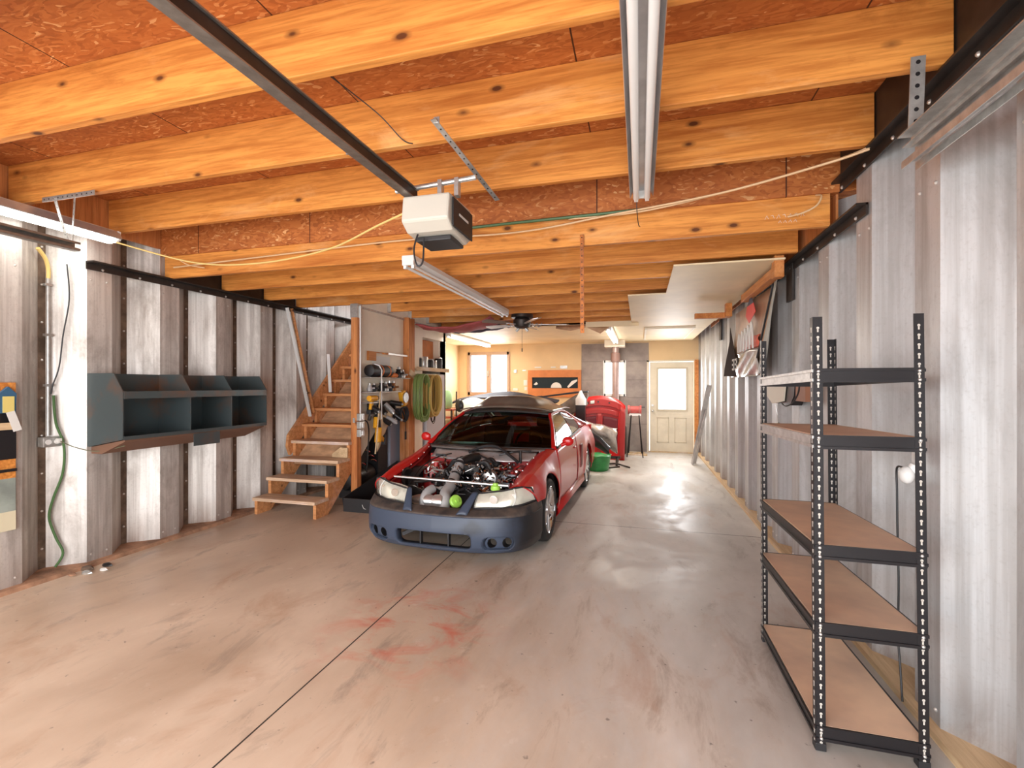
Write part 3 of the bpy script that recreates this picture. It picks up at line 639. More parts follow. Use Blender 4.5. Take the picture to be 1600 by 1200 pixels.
# ================================================================== SHELVING UNIT (right foreground)
t = thing('shelving_unit', 'black slotted steel shelving unit with five brown board shelves', 'shelves', (.88, 2.62, 0), rot=(math.radians(-1.3), 0, 0))
SX0, SX1, SY0, SY1, SH = -.185, .20, -.455, .43, 1.775
m_slot = M('slot_bright', (.62, .58, .52), .5)
def key_post(sx, sy):
    x = SX0 if sx < 0 else SX1; y = SY0 if sy < 0 else SY1; wd = .034
    mb = MB(); mb.box(x if sx < 0 else x-wd, x+wd if sx < 0 else x, y-.0015, y+.0015, 0, SH); mb.box(x-.0015, x+.0015, y if sy < 0 else y-wd, y+wd if sy < 0 else y, 0, SH)
    mb.cur = 1; xm = x+wd/2 if sx < 0 else x-wd/2; ym = y+wd/2 if sy < 0 else y-wd/2; z = .03
    e = .0022
    while z < SH-.02:
        mb.add([(xm+.0055*math.cos(a), y-e, z+.004+.0055*math.sin(a)) for a in [k*PI/4 for k in range(8)]], [tuple(range(8))])
        mb.box(xm-.0027, xm+.0027, y-e, y+e, z-.013, z+.004)
        mb.box(x-e, x+e, ym-.0045, ym+.0045, z-.001, z+.009); mb.box(x-e, x+e, ym-.0027, ym+.0027, z-.013, z)
        z += .0385
    return mb
for sx in (-1, 1):
    for sy in (-1, 1):
        p = obj('post', key_post(sx, sy), [m_black, m_slot], t, smooth=0)
        x = SX0 if sx < 0 else SX1; y = SY0 if sy < 0 else SY1
        obj('foot', MB().box(x-.004 if sx < 0 else x-.036, x+.036 if sx < 0 else x+.004, y-.004 if sy < 0 else y-.036, y+.036 if sy < 0 else y+.004, 0, .03), m_blackp, p, bev=.002, smooth=0)
LV = [.10, .52, .835, 1.285, 1.56]
for i, z in enumerate(LV):
    zc = z-.03
    for y, s in ((SY0, 1), (SY1, -1)):
        b = obj('beam', MB().box(SX0, SX1, min(y, y+s*.003), max(y, y+s*.003), zc-.028, zc+.03).box(SX0, SX1, min(y-s*.006, y), max(y-s*.006, y), zc+.018, zc+.03).box(SX0, SX1, min(y-s*.006, y), max(y-s*.006, y), zc-.028, zc-.016), m_black, t, smooth=0)
        for q in (SX0+.017, SX1-.017):
            for dz in (.018, -.018): obj('rivet', MB().ball((q, y-s*.004, zc+dz), .007, 6), m_bolt, b)
    for x, s in ((SX0, 1), (SX1, -1)):
        obj('beam', MB().box(min(x, x+s*.003), max(x, x+s*.003), SY0, SY1, zc-.024, zc+.026).box(min(x-s*.006, x), max(x-s*.006, x), SY0, SY1, zc+.014, zc+.026).box(min(x-s*.006, x), max(x-s*.006, x), SY0, SY1, zc-.024, zc-.012), m_zinc if i > 2 and s > 0 else m_black, t, smooth=0)
    if i < 4: obj('shelf_board', MB().box(SX0+.006, SX1-.006, SY0+.006, SY1-.006, z-.012, z), m_masonite, t, smooth=0)

# outlet and plug with cord on the right wall
t = thing('wall_outlet', 'small white outlet on the right wall behind the shelving', 'outlet', (1.236, 2.56, 1.15))
obj('plate', MB().box(1.225, 1.24, 2.53, 2.60, 1.115, 1.19), m_white, t, world=True, bev=.004, smooth=0)
obj('socket', MB().box(1.222, 1.226, 2.55, 2.58, 1.155, 1.18), m_paper, t, world=True, smooth=0)
t = thing('air_freshener', 'round white plug-in device below the outlet on the right wall', 'plug', (1.19, 2.565, 1.09))
obj('body', MB().ball((1.19, 2.565, 1.085), .037, 10, (.8, .9, 1.1)), m_white, t, world=True)
obj('neck', MB().cyl((1.205, 2.565, 1.10), (1.222, 2.565, 1.13), .02, 12), m_white, t, world=True)
cable('black cord dropping from the right wall plug behind the shelving', [(1.19, 2.60, 1.115), (1.195, 2.66, 1.10), (1.20, 2.67, 1.0), (1.20, 2.665, .8), (1.20, 2.655, .55), (1.20, 2.66, .3), (1.20, 2.64, .15), (1.19, 2.60, .012)], .0045, m_blackp, 'power_lead', 'cord')
# breaker box seen between the posts
t = thing('meter_box', 'beige card and dark box hung on the right wall behind the shelving', 'box', (1.22, 4.6, 1.40))
obj('card', MB().prism([(4.28, 1.37), (4.50, 1.345), (4.60, 1.34), (4.80, 1.41), (4.82, 1.46), (4.74, 1.54), (4.22, 1.54)], 1.13, 1.145, 'x'), M('beige_card', (.72, .66, .54), .6), t, world=True, smooth=0)
obj('dark_box', MB().prism([(4.16, 1.34), (4.50, 1.34), (4.50, 1.56), (4.03, 1.56), (4.06, 1.42)], 1.15, 1.235, 'x'), m_black, t, world=True, smooth=0)
obj('rust_plate', MB().box(1.15, 1.2, 3.80, 4.02, 1.38, 1.55), M('rust_plate', (.36, .16, .09), .6), t, world=True, smooth=0)
obj('cord', MB().tube(smooth_path([(1.13, 4.3, 1.35), (1.12, 4.15, 1.335), (1.12, 3.98, 1.37), (1.12, 3.85, 1.45), (1.12, 3.82, 1.56)]), .006, 6), m_blackp, t, world=True)
single('dangling_plug', 'small silver connector dangling below the beige card', 'plug', MB().tube(smooth_path([(1.16, 4.60, 1.33), (1.17, 4.60, 1.25), (1.17, 4.58, 1.18)]), .004, 6).ball((1.17, 4.56, 1.15), .03, 6, (.6, 1, 1)), m_zinc, (1.17, 4.57, 1.15))
single('metal_rods', 'bundle of pale metal strips leaning on the right wall near the rear door', 'strips', MB().beam((.98, 9.45, .015), (1.15, 8.65, 1.50), .09, .02).beam((1.01, 9.55, .015), (1.16, 8.95, 1.30), .05, .03).beam((.95, 9.35, .015), (1.13, 8.85, 1.05), .03, .03), [m_silver], (1.05, 9.45, 0), smooth=0)
# banner, brackets
t = thing('hanging_banner', 'black racing banner with red and white lettering under clear plastic, right wall', 'banner', (1.15, 5.6, 1.6))
def bx(y, z, k=0): return 1.13+.02*math.sin(y*9+z*4)+k
def ban(y0a, y1a, z0, z1, y0b, y1b, k=0, n=14):
    # y range at the top (y0a,y1a) and bottom (y0b,y1b)
    rows = []
    for i in range(n+1):
        v = i/n; z = lerp(z0, z1, v)
        rows.append([(bx(y, z, k), y, z) for y in [lerp(lerp(y0b, y1b, q/n), lerp(y0a, y1a, q/n), v) for q in range(n+1)]])
    return MB().grid(rows)
XB = 1.12
def sheet(pts, x, nb=10, amp=.012):   # quad (y,z): bottom-near, bottom-far, top-far, top-near
    a, b, c, d = [Vector((x, *p)) for p in pts]; rows = []
    for j in range(nb+1):
        l = a.lerp(d, j/nb); r = b.lerp(c, j/nb); rows.append([l.lerp(r, i/nb)+Vector((amp*math.sin(7*j/nb+9*i/nb), 0, 0)) for i in range(nb+1)])
    return MB().grid(rows)
m_bt = M('banner_tan', (.50, .29, .17), .35, var=.3, scale=6); m_bk = M('banner_black', (.05, .035, .03), .95, spec=.05)
obj('banner_cloth', sheet(((4.95, 1.60), (6.50, 1.60), (6.15, 2.36), (4.50, 2.38)), 1.12), m_bt, t, world=True, solid=.004)
obj('black_corner', MB().add([(1.085, 6.78, 1.62), (1.085, 5.90, 1.60), (1.085, 5.95, 1.78), (1.085, 6.32, 2.22), (1.085, 6.35, 2.05), (1.085, 6.72, 1.72)], [(0, 1, 2, 3, 4, 5)]), m_bk, t, world=True, solid=.004, smooth=0)
obj('grey_edge', sheet(((4.62, 1.60), (4.84, 1.62), (4.30, 2.34), (4.22, 2.36)), 1.07, 8, .004), M('grey_edge', (.40, .40, .36), .5), t, world=True, solid=.003)
obj('black_piping', MB().tube([(1.065, 4.85, 1.76), (1.065, 4.30, 2.34)], .009, 6), m_blackp, t, world=True)
obj('plastic_wrap', sheet(((4.86, 1.59), (5.85, 1.59), (5.80, 1.86), (4.84, 1.86)), 1.075, 12, .014), m_foil, t, world=True, solid=.003)
obj('red_diamond', MB().add([(1.07, 5.21, 2.13), (1.07, 5.36, 2.22), (1.07, 5.30, 2.31), (1.07, 5.02, 2.31), (1.07, 4.93, 2.21)], [(0, 1, 2, 3, 4)]), M('banner_red', (.85, .04, .03), .5), t, world=True, solid=.003, smooth=0)
obj('blue_tip', MB().add([(1.07, 5.30, 2.31), (1.07, 5.14, 2.40), (1.07, 5.02, 2.31)], [(0, 1, 2)]), M('banner_navy', (.04, .04, .08), .5), t, world=True, solid=.003, smooth=0)
obj('red_band', sheet(((4.90, 1.87), (5.74, 1.88), (5.70, 2.0), (4.88, 1.99)), 1.09, 8), M('banner_band', (.75, .16, .10), .5), t, world=True, solid=.003)
mb = MB()
for k, y in enumerate((5.62, 5.46, 5.32, 5.18, 5.04)):
    mb.tube(smooth_path([(1.055, y+.05, 1.86+.01*k), (1.055, y+.04, 1.98), (1.055, y, 2.06+.015*k), (1.055, y-.05, 2.0), (1.055, y-.06, 1.86)]), .010, 5)
obj('white_script', mb, m_paper, t, world=True)
mb = MB()
for k, (y, full) in enumerate(((6.02, 1), (5.86, 0))):
    for z in (1.69, 1.745, 1.80): mb.box(1.072, 1.078, y, y+.11, z-.011, z+.011)
    mb.box(1.072, 1.078, y, y+.03, 1.69, 1.80)
obj('white_letters', mb, m_paper, t, world=True, smooth=0)
single('wooden_bracket', 'wooden timber bracket hung over the near end of the banner', 'bracket', MB().box(1.03, 1.10, 4.12, 4.21, 2.36, 2.53).box(1.03, 1.10, 4.21, 5.40, 2.375, 2.45), m_pine, (1.06, 4.2, 2.45), bev=.003, smooth=0)
single('wooden_bracket', 'short wooden bracket sticking out over the far end of the banner', 'bracket', MB().box(1.0, 1.07, 6.1, 6.2, 2.33, 2.49).box(.66, 1.07, 6.2, 6.27, 2.33, 2.395), m_pine, (1.0, 6.2, 2.4), bev=.003, smooth=0)
for y, l in ((4.42, 'dark steel tab on the right wall beside the near wooden bracket'), (7.95, 'dark steel tab on the right wall beyond the banner')):
    single('steel_tab', l, 'bracket', MB().box(1.215, 1.236, y-.08, y+.08, 2.21, 2.53), m_angle, (1.23, y, 2.4), 'steel tabs on the right wall', bev=.003, smooth=0)

# ================================================================== BACK WALL ITEMS
def window(n, x0, x1, z0, z1, mull, fm, wd=.05, y=YB):
    t = bpy.data.objects.new('window_%d' % n, None); C.objects.link(t); t.location = ((x0+x1)/2, y, z0); t['kind'] = 'structure'
    mb = MB(); e = .02
    for a, b, c, d in ((x0-e, x0+wd, z0-e, z1+e), (x1-wd, x1+e, z0-e, z1+e), (x0, x1, z0-e, z0+wd), (x0, x1, z1-wd, z1+e)): mb.box(a, b, y-.03, y+.12, c, d)
    if mull: mb.box((x0+x1)/2-.05, (x0+x1)/2+.05, y-.02, y+.1, z0, z1)
    obj('window_frame', mb, fm, t, world=True, smooth=0)
    obj('pane', MB().box(x0+.01, x1-.01, y+.06, y+.066, z0+.01, z1-.01), m_pane, t, world=True, smooth=0)
    return t
m_wframe = M('window_wood', (.48, .32, .22), .5)
t = window(1, *W1, True, m_wframe)
obj('latch', MB().box(-3.625, -3.595, YB-.05, YB-.02, 1.72, 1.86), m_zinc, t, world=True, smooth=0)
window(2, *W2, False, m_white, .03)
# orange-framed slot window
t = bpy.data.objects.new('window_3', None); C.objects.link(t); t.location = (-1.95, YB, 1.35); t['kind'] = 'structure'
obj('window_frame', panel_with_holes(MB(), -2.60, -1.325, 1.22, 1.86, [SL], YB-.04, YB+.06), m_orpan, t, world=True, smooth=0)
obj('pane', MB().box(SL[0], SL[1], YB+.0, YB+.006, SL[2], SL[3]), M('dark_glass', (.015, .025, .03), .45, spec=.2), t, world=True, smooth=0)
obj('painted_reflections', MB().add([(-1.92+.13*math.cos(a), YB-.002, 1.44+.13*math.sin(a)) for a in [k*PI/10 for k in range(11)]], [tuple(range(11))]).add([(-1.62, YB-.002, 1.44), (-1.42, YB-.002, 1.60), (-1.42, YB-.002, 1.64), (-1.55, YB-.002, 1.60), (-1.66, YB-.002, 1.46)], [(0, 1, 2, 3, 4)]).add([(-2.47, YB-.002, 1.52), (-2.40, YB-.002, 1.58), (-2.36, YB-.002, 1.53), (-2.42, YB-.002, 1.50)], [(0, 1, 2, 3)]), m_paper, t, world=True, smooth=0)  # flat white shapes painting the reflections onto the dark pane
# rear door
t = bpy.data.objects.new('door_1', None); C.objects.link(t); t.location = (.675, YB, 0); t['kind'] = 'structure'
G = (.40, .98, .96, 1.86)
obj('door_leaf', panel_with_holes(MB(), DR[0]+.01, DR[1]-.01, .02, 2.02, [G], YB+.0, YB+.045), m_doorp, t, world=True, smooth=0)
mb = MB()
for x0, x1 in ((.37, .62), (.74, .99)):
    for a, b, c, d in ((x0, x0+.015, .22, .78), (x1-.015, x1, .22, .78), (x0, x1, .22, .235), (x0, x1, .765, .78)): mb.box(a, b, YB-.008, YB, c, d)
for a, b, c, d in ((G[0]-.04, G[0], G[2]-.04, G[3]+.04), (G[1], G[1]+.04, G[2]-.04, G[3]+.04), (G[0], G[1], G[3], G[3]+.04), (G[0], G[1], G[2]-.04, G[2])): mb.box(a, b, YB-.014, YB, c, d)
obj('door_moulding', mb, M('door_moulding', (.60, .52, .38), .5), t, world=True, smooth=0)
obj('door_pane', MB().box(G[0], G[1], YB+.02, YB+.026, G[2], G[3]), m_pane, t, world=True, smooth=0)
obj('door_knob', MB().cyl((.27, YB, .93), (.27, YB-.04, .93), .012, 10).ball((.27, YB-.055, .93), .03, 8), m_zinc, t, world=True)
obj('deadbolt', MB().cyl((.27, YB, 1.05), (.27, YB-.02, 1.05), .027, 14), m_zinc, t, world=True)
obj('pane_cross', MB().box(.885, .895, YB-.006, YB, 1.12, 1.42).box(.80, .97, YB-.006, YB, 1.24, 1.25), M('gold_trim', (.55, .42, .22), .5), t, world=True, smooth=0)
obj('threshold', MB().box(DR[0], DR[1], YB-.04, YB+.1, 0, .018), m_tan, t, world=True, smooth=0)
struct('trim_8', MB().box(1.155, 1.235, YB-.05, YB+.02, 0, 2.06), m_pine, smooth=0)
struct('trim_9', MB().box(.15, .198, YB-.02, YB+.02, 0, 2.06).box(.15, 1.155, YB-.02, YB+.02, 2.03, 2.065), m_doorp, smooth=0)
# posts / papers on the wall
for i, (x, z, a, b, l) in enumerate(((-2.92, 1.84, .07, .08, 'small grey thermostat on the rear wall right of the window'), (-2.67, 1.56, .09, .13, 'small white note pinned under the thermostat on the rear wall'), (-2.66, 1.42, .07, .08, 'lower white note pinned on the rear wall'),
                                     (-2.92, 1.40, .12, .06, 'small sticker at the lower left of the rear wall notes'), (-2.36, 1.93, .16, .03, 'thin white label above the orange slot window, left one'), (-1.99, 1.93, .12, .03, 'thin pale label above the middle of the slot window'), (-1.74, 1.93, .17, .07, 'grey lettered sign above the right of the slot window'), (-2.70, 1.86, .09, .03, 'small dark label on the rear wall above the notes'))):
    single('wall_note' if i else 'thermostat', l, 'note' if i else 'thermostat', MB().box(x-a/2, x+a/2, YB-.012 if i else YB-.03, YB-.001, z-b/2, z+b/2), m_paper if i not in (0, 6, 7) else m_zinc, (x, YB, z), smooth=0)
# stove pipe
t = thing('stove_pipe', 'rusty round stove pipe in front of the small rear window', 'pipe', (-.52, 10.5, 0))
obj('pipe', MB().lathe([(.075, .62), (.075, 2.34)], Matrix.Translation((-.52, 10.5, 0)), 20), M('pipe_metal', (.42, .30, .27), .45, .4, var=.3, scale=3), t, world=True)
obj('collar', MB().lathe([(.10, 2.02), (.10, 2.20), (.078, 2.22)], Matrix.Translation((-.52, 10.5, 0)), 20), M('pipe_collar', (.20, .11, .09), .6), t, world=True)
obj('stove', MB().lathe([(.22, .0), (.24, .02), (.24, .58), (.2, .64), (.075, .66)], Matrix.Translation((-.52, 10.5, 0)), 24), m_grease, t, world=True)
# ceiling fan
t = thing('ceiling_fan', 'dark ceiling fan with long pull chain beneath the rear joists', 'fan', (-1.66, 6.60, 2.46))
obj('motor', MB().lathe([(.07, -.13), (.11, -.11), (.13, -.06), (.13, -.01), (.10, .02), (.16, .025), (.16, .07)], None, 24), m_angle, t)
m_blade = M('fan_blade', (.20, .14, .11), .35)
for k in range(5):
    a = math.radians(14+72*k); mb = MB()
    Mx = Matrix.Rotation(a, 4, 'Z') @ Matrix.Translation((0, 0, -.07)) @ Matrix.Rotation(.2, 4, 'X')
    mb.add([Mx @ Vector(p) for p in [(.24, -.05, -.003), (.64, -.07, -.003), (.68, 0, -.003), (.64, .07, -.003), (.24, .05, -.003), (.24, -.05, .003), (.64, -.07, .003), (.68, 0, .003), (.64, .07, .003), (.24, .05, .003)]],
           [(4, 3, 2, 1, 0), (5, 6, 7, 8, 9)]+[(i, (i+1) % 5, (i+1) % 5+5, i+5) for i in range(5)])
    b = obj('blade', mb, m_blade if k % 2 else m_silver, t, smooth=0)
    obj('blade_arm', MB().beam(Mx @ Vector((.08, 0, -.005)), Mx @ Vector((.28, 0, -.005)), .03, .006), m_zinc, b, smooth=0)
obj('lamp_sockets', MB().cyl((.05, 0, -.13), (.09, 0, -.17), .02, 10).cyl((-.05, 0, -.13), (-.09, 0, -.17), .02, 10), m_zinc, t)
obj('pull_chain', MB().tube([(0, 0, -.12), (0, 0, -.42)], .0025, 5).cyl((0, 0, -.47), (0, 0, -.42), .008, 8), m_blackp, t)
# draped cloths overhead
def drape(label, p0, p1, sag, wd, m, z_off=0, name='draped_cloth'):
    a = Vector(p0); b = Vector(p1); rows = []
    for i in range(17):
        u = i/16; c = a.lerp(b, u); zs = -sag*4*u*(1-u); rows.append([(c.x+.02*math.sin(9*u+3*v), c.y+wd*(v/8-.5), c.z+zs-.03*math.sin(PI*v/8)+.01*math.sin(20*u+v)) for v in range(9)])
    return single(name, label, 'cloth', MB().grid(rows), m, ((a.x+b.x)/2, a.y, a.z), solid=.02)
drape('maroon cloth sagging from the joists at the stair wall end', (-3.40, 6.95, 2.46), (-2.10, 6.75, 2.50), .10, .6, m_maroon)
drape('navy cloth lying above the maroon drape near the ceiling fan', (-3.36, 7.50, 2.47), (-2.2, 7.42, 2.49), .045, .34, m_navy)
mb = MB()
random.seed(7)
for k in range(9):
    x = -2.15+k*.07; mb.tube(smooth_path([(x, 7.2, 2.47), (x+.06, 7.15, 2.44+random.uniform(-.02, .01)), (x+.12, 7.1, 2.46)]), .014, 6)
single('insulation_scraps', 'torn insulation strips hanging from the ceiling edge by the fan', 'insulation', mb, m_foil, (-1.9, 7.15, 2.46))
single('torn_board', 'torn brown ceiling board scraps hanging right of the fan', 'board', MB().grid([[(-1.35, 7.66, 2.44), (-1.1, 7.66, 2.40), (-.85, 7.66, 2.45), (-.62, 7.66, 2.34), (-.45, 7.66, 2.46)], [(-1.35, 7.70, 2.49), (-1.1, 7.70, 2.49), (-.85, 7.70, 2.49), (-.62, 7.70, 2.49), (-.45, 7.70, 2.50)]]), m_ply, (-.9, 7.68, 2.49), solid=.01)
single('cream_board', 'long cream board edge hanging at the front of the back room ceiling', 'board', MB().box(-.85, -.02, 7.60, 7.64, 2.44, 2.525), m_ceil, (-.4, 7.62, 2.5), smooth=0)

# ------------------------------------------------------------------ junk at the back
t = thing('car_hood', 'red car hood standing upright at the rear, ribbed inner side showing', 'hood', (-.80, 9.55, 0), rot=(math.radians(-7), 0, 0))
def hood_pt(u, v, y=0):   # u -1..1, v 0..1
    top = 1.30-.16*u*u-.10*max(0, abs(u)-.75)*2
    wdt = .50+.02*v
    return (u*wdt, y+.05*(1-u*u), v*top)
mb = MB().grid([[hood_pt(-1+2*i/20, j/14) for i in range(21)] for j in range(15)])
obj('skin', mb, m_red, t, solid=.012)
def hrect(u0, u1, v0, v1, y, n=10): return MB().grid([[hood_pt(lerp(u0, u1, i/n), lerp(v0, v1, j/n), y) for i in range(n+1)] for j in range(n+1)])
obj('inner_frame', hrect(-.98, -.80, .03, .93, -.03), m_redin, t, solid=.03)
obj('inner_frame', hrect(.80, .98, .03, .93, -.03), m_redin, t, solid=.03)
obj('inner_frame', hrect(-.82, .82, .84, .95, -.03), m_redin, t, solid=.03)
obj('rib', hrect(-.74, .74, .72, .79, -.035), m_redin, t, solid=.03)
obj('rib', hrect(-.08, .08, .1, .73, -.03), m_redin, t, solid=.03)
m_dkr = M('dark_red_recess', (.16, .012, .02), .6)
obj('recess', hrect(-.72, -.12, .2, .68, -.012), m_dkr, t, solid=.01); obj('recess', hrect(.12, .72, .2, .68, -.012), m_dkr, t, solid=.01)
obj('label_sticker', hrect(-.36, -.20, .875, .925, -.052, 3), m_paper, t, solid=.002)
for u in (-.45, -.05, .38): obj('hole', MB().cyl(Vector(hood_pt(u, .90, -.052)), Vector(hood_pt(u, .90, -.044)), .018, 12), m_blackp, t)
# plastic-wrapped bumper piece with black cover
def blob_sheet(pts_fn, nu, nv): return MB().grid([[pts_fn(i/nu, j/nv) for i in range(nu+1)] for j in range(nv+1)])
def crumple(p, s, f): x, y, z = p; return (x+s*math.sin(f*z+2*f*y)*.6, y+s*math.cos(f*x*1.3+f*z), z+s*math.sin(f*x+f*.7*y)*.6)
def f1(u, v):
    a = u*PI; r = .19+.03*math.sin(5*v); p = (lerp(-1.0, -.42, v), 9.0-r*math.sin(a)*1.1+.1*v, lerp(.81, .67, v)-(1-math.cos(a))*lerp(.06, .24, v))
    return crumple(p, .02, 17)
single('wrapped_bumper', 'car part wrapped in crinkled silver plastic beside the red hood', 'car part', blob_sheet(f1, 26, 26), M('silver_wrap', (.55, .50, .46), .22, .5, var=.5, scale=5, bump=.8), (-.7, 8.5, .5), solid=.01)
def f2(u, v):
    a = u*PI; p = (lerp(-1.10, -.52, v), 8.72-.12*math.sin(a), lerp(.87, .37, v)-(1-math.cos(a))*lerp(.20, .07, v))
    return crumple(p, .03, 11)
single('black_cover', 'black plastic cover bunched between the car and the silver wrap', 'cover', blob_sheet(f2, 20, 20), M('black_sheet', (.03, .03, .035), .3), (-.8, 8.4, .5), solid=.01)
single('work_stand', 'dark metal stand with angled bars carrying the wrapped car parts', 'stand', MB().beam((-1.0, 9.0, .13), (-.36, 9.06, .13), .05, .05).beam((-.95, 8.8, .02), (-.95, 9.0, .13), .04, .04).beam((-.42, 8.85, .02), (-.42, 9.06, .13), .04, .04).beam((-.95, 9.25, .02), (-.95, 9.0, .13), .04, .04).beam((-.42, 9.3, .02), (-.42, 9.06, .13), .04, .04), m_angle, (-.7, 9.0, 0), smooth=0)
def f3(u, v):
    a = u*2*PI; k = 1+.06*math.sin(3*a)
    return (-.72+(.17+.05*v)*k*math.cos(a), 8.38+(.20+.04*v)*math.sin(a), .0+.26*v+.02*math.sin(4*a)*v)
t = thing('green_tub', 'green plastic oil tub on the floor by the rear wheel', 'tub', (-.72, 8.38, 0))
mb = blob_sheet(f3, 28, 6); mb.add([f3(i/28, 0) for i in range(28)], [tuple(range(28))]); obj('body', mb, m_green, t, world=True, solid=.012)
mb = blob_sheet(lambda u, v: (-.72+lerp(.22, .05, v)*math.cos(u*2*PI), 8.38+lerp(.24, .05, v)*math.sin(u*2*PI), .25+.05*v), 28, 3); obj('lid', mb, m_green, t, world=True, solid=.012)
single('oil_jug', 'dark round jug standing behind the green tub', 'jug', MB().lathe([(.12, 0), (.14, .02), (.14, .28), (.05, .36), (.04, .40)], Matrix.Translation((-1.15, 8.42, 0)), 20), m_grease, (-1.15, 8.42, 0))
single('pry_bar', 'bent dark bar lying on the floor in front of the red hood', 'bar', MB().tube(smooth_path([(-.62, 8.9, .02), (-.45, 8.95, .03), (-.28, 8.8, .02), (-.18, 8.65, .02)]), .014, 8), m_angle, (-.4, 8.85, .02))
single('pry_bar', 'short straight dark bar on the floor by the green tub', 'bar', MB().tube([(-.55, 8.55, .014), (-.36, 8.72, .014)], .014, 8), m_angle, (-.45, 8.6, .014))
single('wood_scrap', 'pale flat wooden boards lying on the floor in front of the rear wall', 'board', MB().box(-.28, .15, 10.3, 10.5, 0, .02).box(-.22, .10, 10.52, 10.66, 0, .03), m_tan, (-.05, 10.5, 0), smooth=0)
# red bench grinder on stand
t = thing('bench_grinder', 'red and grey grinder on a black tripod stand near the rear door', 'grinder', (-.10, 10.25, 0))
mr = M('grinder_red', (.55, .10, .09), .45)
obj('motor', MB().cyl((-.20, 10.25, .98), (-.02, 10.25, .98), .075, 18), mr, t, world=True)
obj('wheel_guard', MB().cyl((-.25, 10.25, .98), (-.21, 10.25, .98), .095, 18), mr, t, world=True)
obj('wheel_guard', MB().cyl((-.01, 10.25, .98), (.03, 10.25, .98), .095, 18), mr, t, world=True)
obj('tool_rest', MB().box(.03, .10, 10.2, 10.28, 1.03, 1.045), m_black, t, world=True, smooth=0)
obj('table', MB().box(-.22, .02, 10.15, 10.35, .855, .90), m_white, t, world=True, smooth=0)
for a, b in (((-.18, 10.15), (-.26, 10.0)), ((-.02, 10.15), (.06, 10.0)), ((-.18, 10.35), (-.24, 10.5)), ((-.02, 10.35), (.04, 10.5))):
    obj('leg', MB().tube([(a[0], a[1], .87), (b[0], b[1], 0)], .012, 8), m_black, t, world=True)
single('dark_bin', 'dark bin behind the grinder stand legs', 'bin', MB().lathe([(.13, 0), (.16, .03), (.17, .42), (.15, .44)], Matrix.Translation((-.47, 10.12, 0)), 20), m_grease, (-.47, 10.12, 0))
# workbench behind the car with dark panels lying on top
t = thing('workbench', 'wooden workbench behind the car under the rear windows', 'workbench', (-2.6, 10.3, 0))
obj('bench_top', MB().box(-4.2, -1.1, 9.9, 10.85, .95, 1.0), m_ply, t, world=True, smooth=0)
for x in (-4.15, -2.6, -1.2):
    for y in (9.95, 10.8): obj('leg', MB().box(x, x+.08, y-.04, y+.04, 0, .95), m_stair, t, world=True, smooth=0)
def f4(u, v):
    x = lerp(-3.95, -1.65, u); z = 1.14+.17*math.sin(PI*min(1, u*1.1))**.7+.05*(v-.5)
    if u > .8: z = 1.30-.55*(u-.8)
    return (x, lerp(9.2, 9.8, v), z+.02*math.sin(9*u+3*v)-.05*(1-v))
t = thing('spare_hood', 'dark spare car hood lying on stands behind the car roof', 'hood', (-2.8, 9.5, 1.0))
obj('skin', blob_sheet(f4, 30, 8), M('dark_blue_paint', (.03, .03, .045), .6, spec=.2), t, world=True, solid=.03)
obj('support', MB().box(-3.6, -3.55, 9.4, 9.45, 0, 1.16).box(-2.0, -1.95, 9.4, 9.45, 0, 1.24), m_angle, t, world=True, smooth=0)
def f5(u, v):
    return crumple((lerp(-1.60, -1.0, u), lerp(9.15, 9.5, v), 1.05+.32*u+.05*v-.28*(1-v)), .02, 12)
single('brown_tarp', 'dark brown tarp bunched between the spare hood and the red hood', 'tarp', blob_sheet(f5, 18, 12), M('brown_tarp', (.10, .07, .06), .5, var=.4, scale=6), (-1.5, 9.2, 1.0), solid=.01)
single('black_wing', 'thin black car spoiler lying on the tarp below the slot window', 'spoiler', MB().prism([(-2.0, 1.27), (-1.2, 1.38), (-.98, 1.385), (-.97, 1.36), (-1.2, 1.34), (-2.0, 1.24)], 9.1, 9.28, 'y'), m_blackp, (-1.4, 9.2, 1.3), bev=.005)
single('storage_box', 'dark tall box under the small white jug behind the car', 'box', MB().box(-1.19, -1.01, 8.91, 9.09, 0, 1.118), m_grease, (-1.1, 9.0, 0), smooth=0)
single('white_jug', 'small white funnel-shaped jug beside the top of the red hood', 'jug', MB().lathe([(.10, 1.12), (.10, 1.24), (.06, 1.31), (.015, 1.40)], Matrix.Translation((-1.10, 9.0, 0)), 16), m_white, (-1.1, 9.0, 1.12))
def f6(u, v):
    a = u*PI; return (-3.30-.42*math.cos(a), 9.0+.2*v, .88+.36*math.sin(a)-.03*v)
single('white_fender', 'curved white car part standing behind the left side of the car', 'car part', blob_sheet(f6, 20, 4).add([f6(i/20, 0) for i in range(21)], [tuple(range(21))]), m_white, (-3.3, 9.0, .88), solid=.02)
single('parts_crate', 'tall crate stand carrying the white car part', 'crate', MB().box(-3.7, -2.9, 8.9, 9.25, 0, .87), m_grease, (-3.3, 9.1, 0), smooth=0)
t = thing('green_bag', 'pale green bag on a red shelf rack at the back left', 'bag', (-3.75, 8.6, 1.04))
obj('bag', MB().lathe([(.13, 0), (.15, .05), (.14, .28), (.10, .36), (.03, .38)], None, 16), M('pale_green', (.35, .55, .28), .6), t)
t = thing('red_rack', 'small red shelf rack behind the fridge at the back left', 'rack', (-3.75, 8.6, 0))
for z in (.55, .72, .88, 1.03): obj('shelf', MB().box(-.22, .22, -.15, .15, z-.03, z), M('rack_red', (.45, .08, .04), .5), t, smooth=0)
for x in (-.2, .2): obj('post', MB().box(x-.015, x+.015, -.15, -.12, 0, 1.03), m_angle, t, smooth=0)
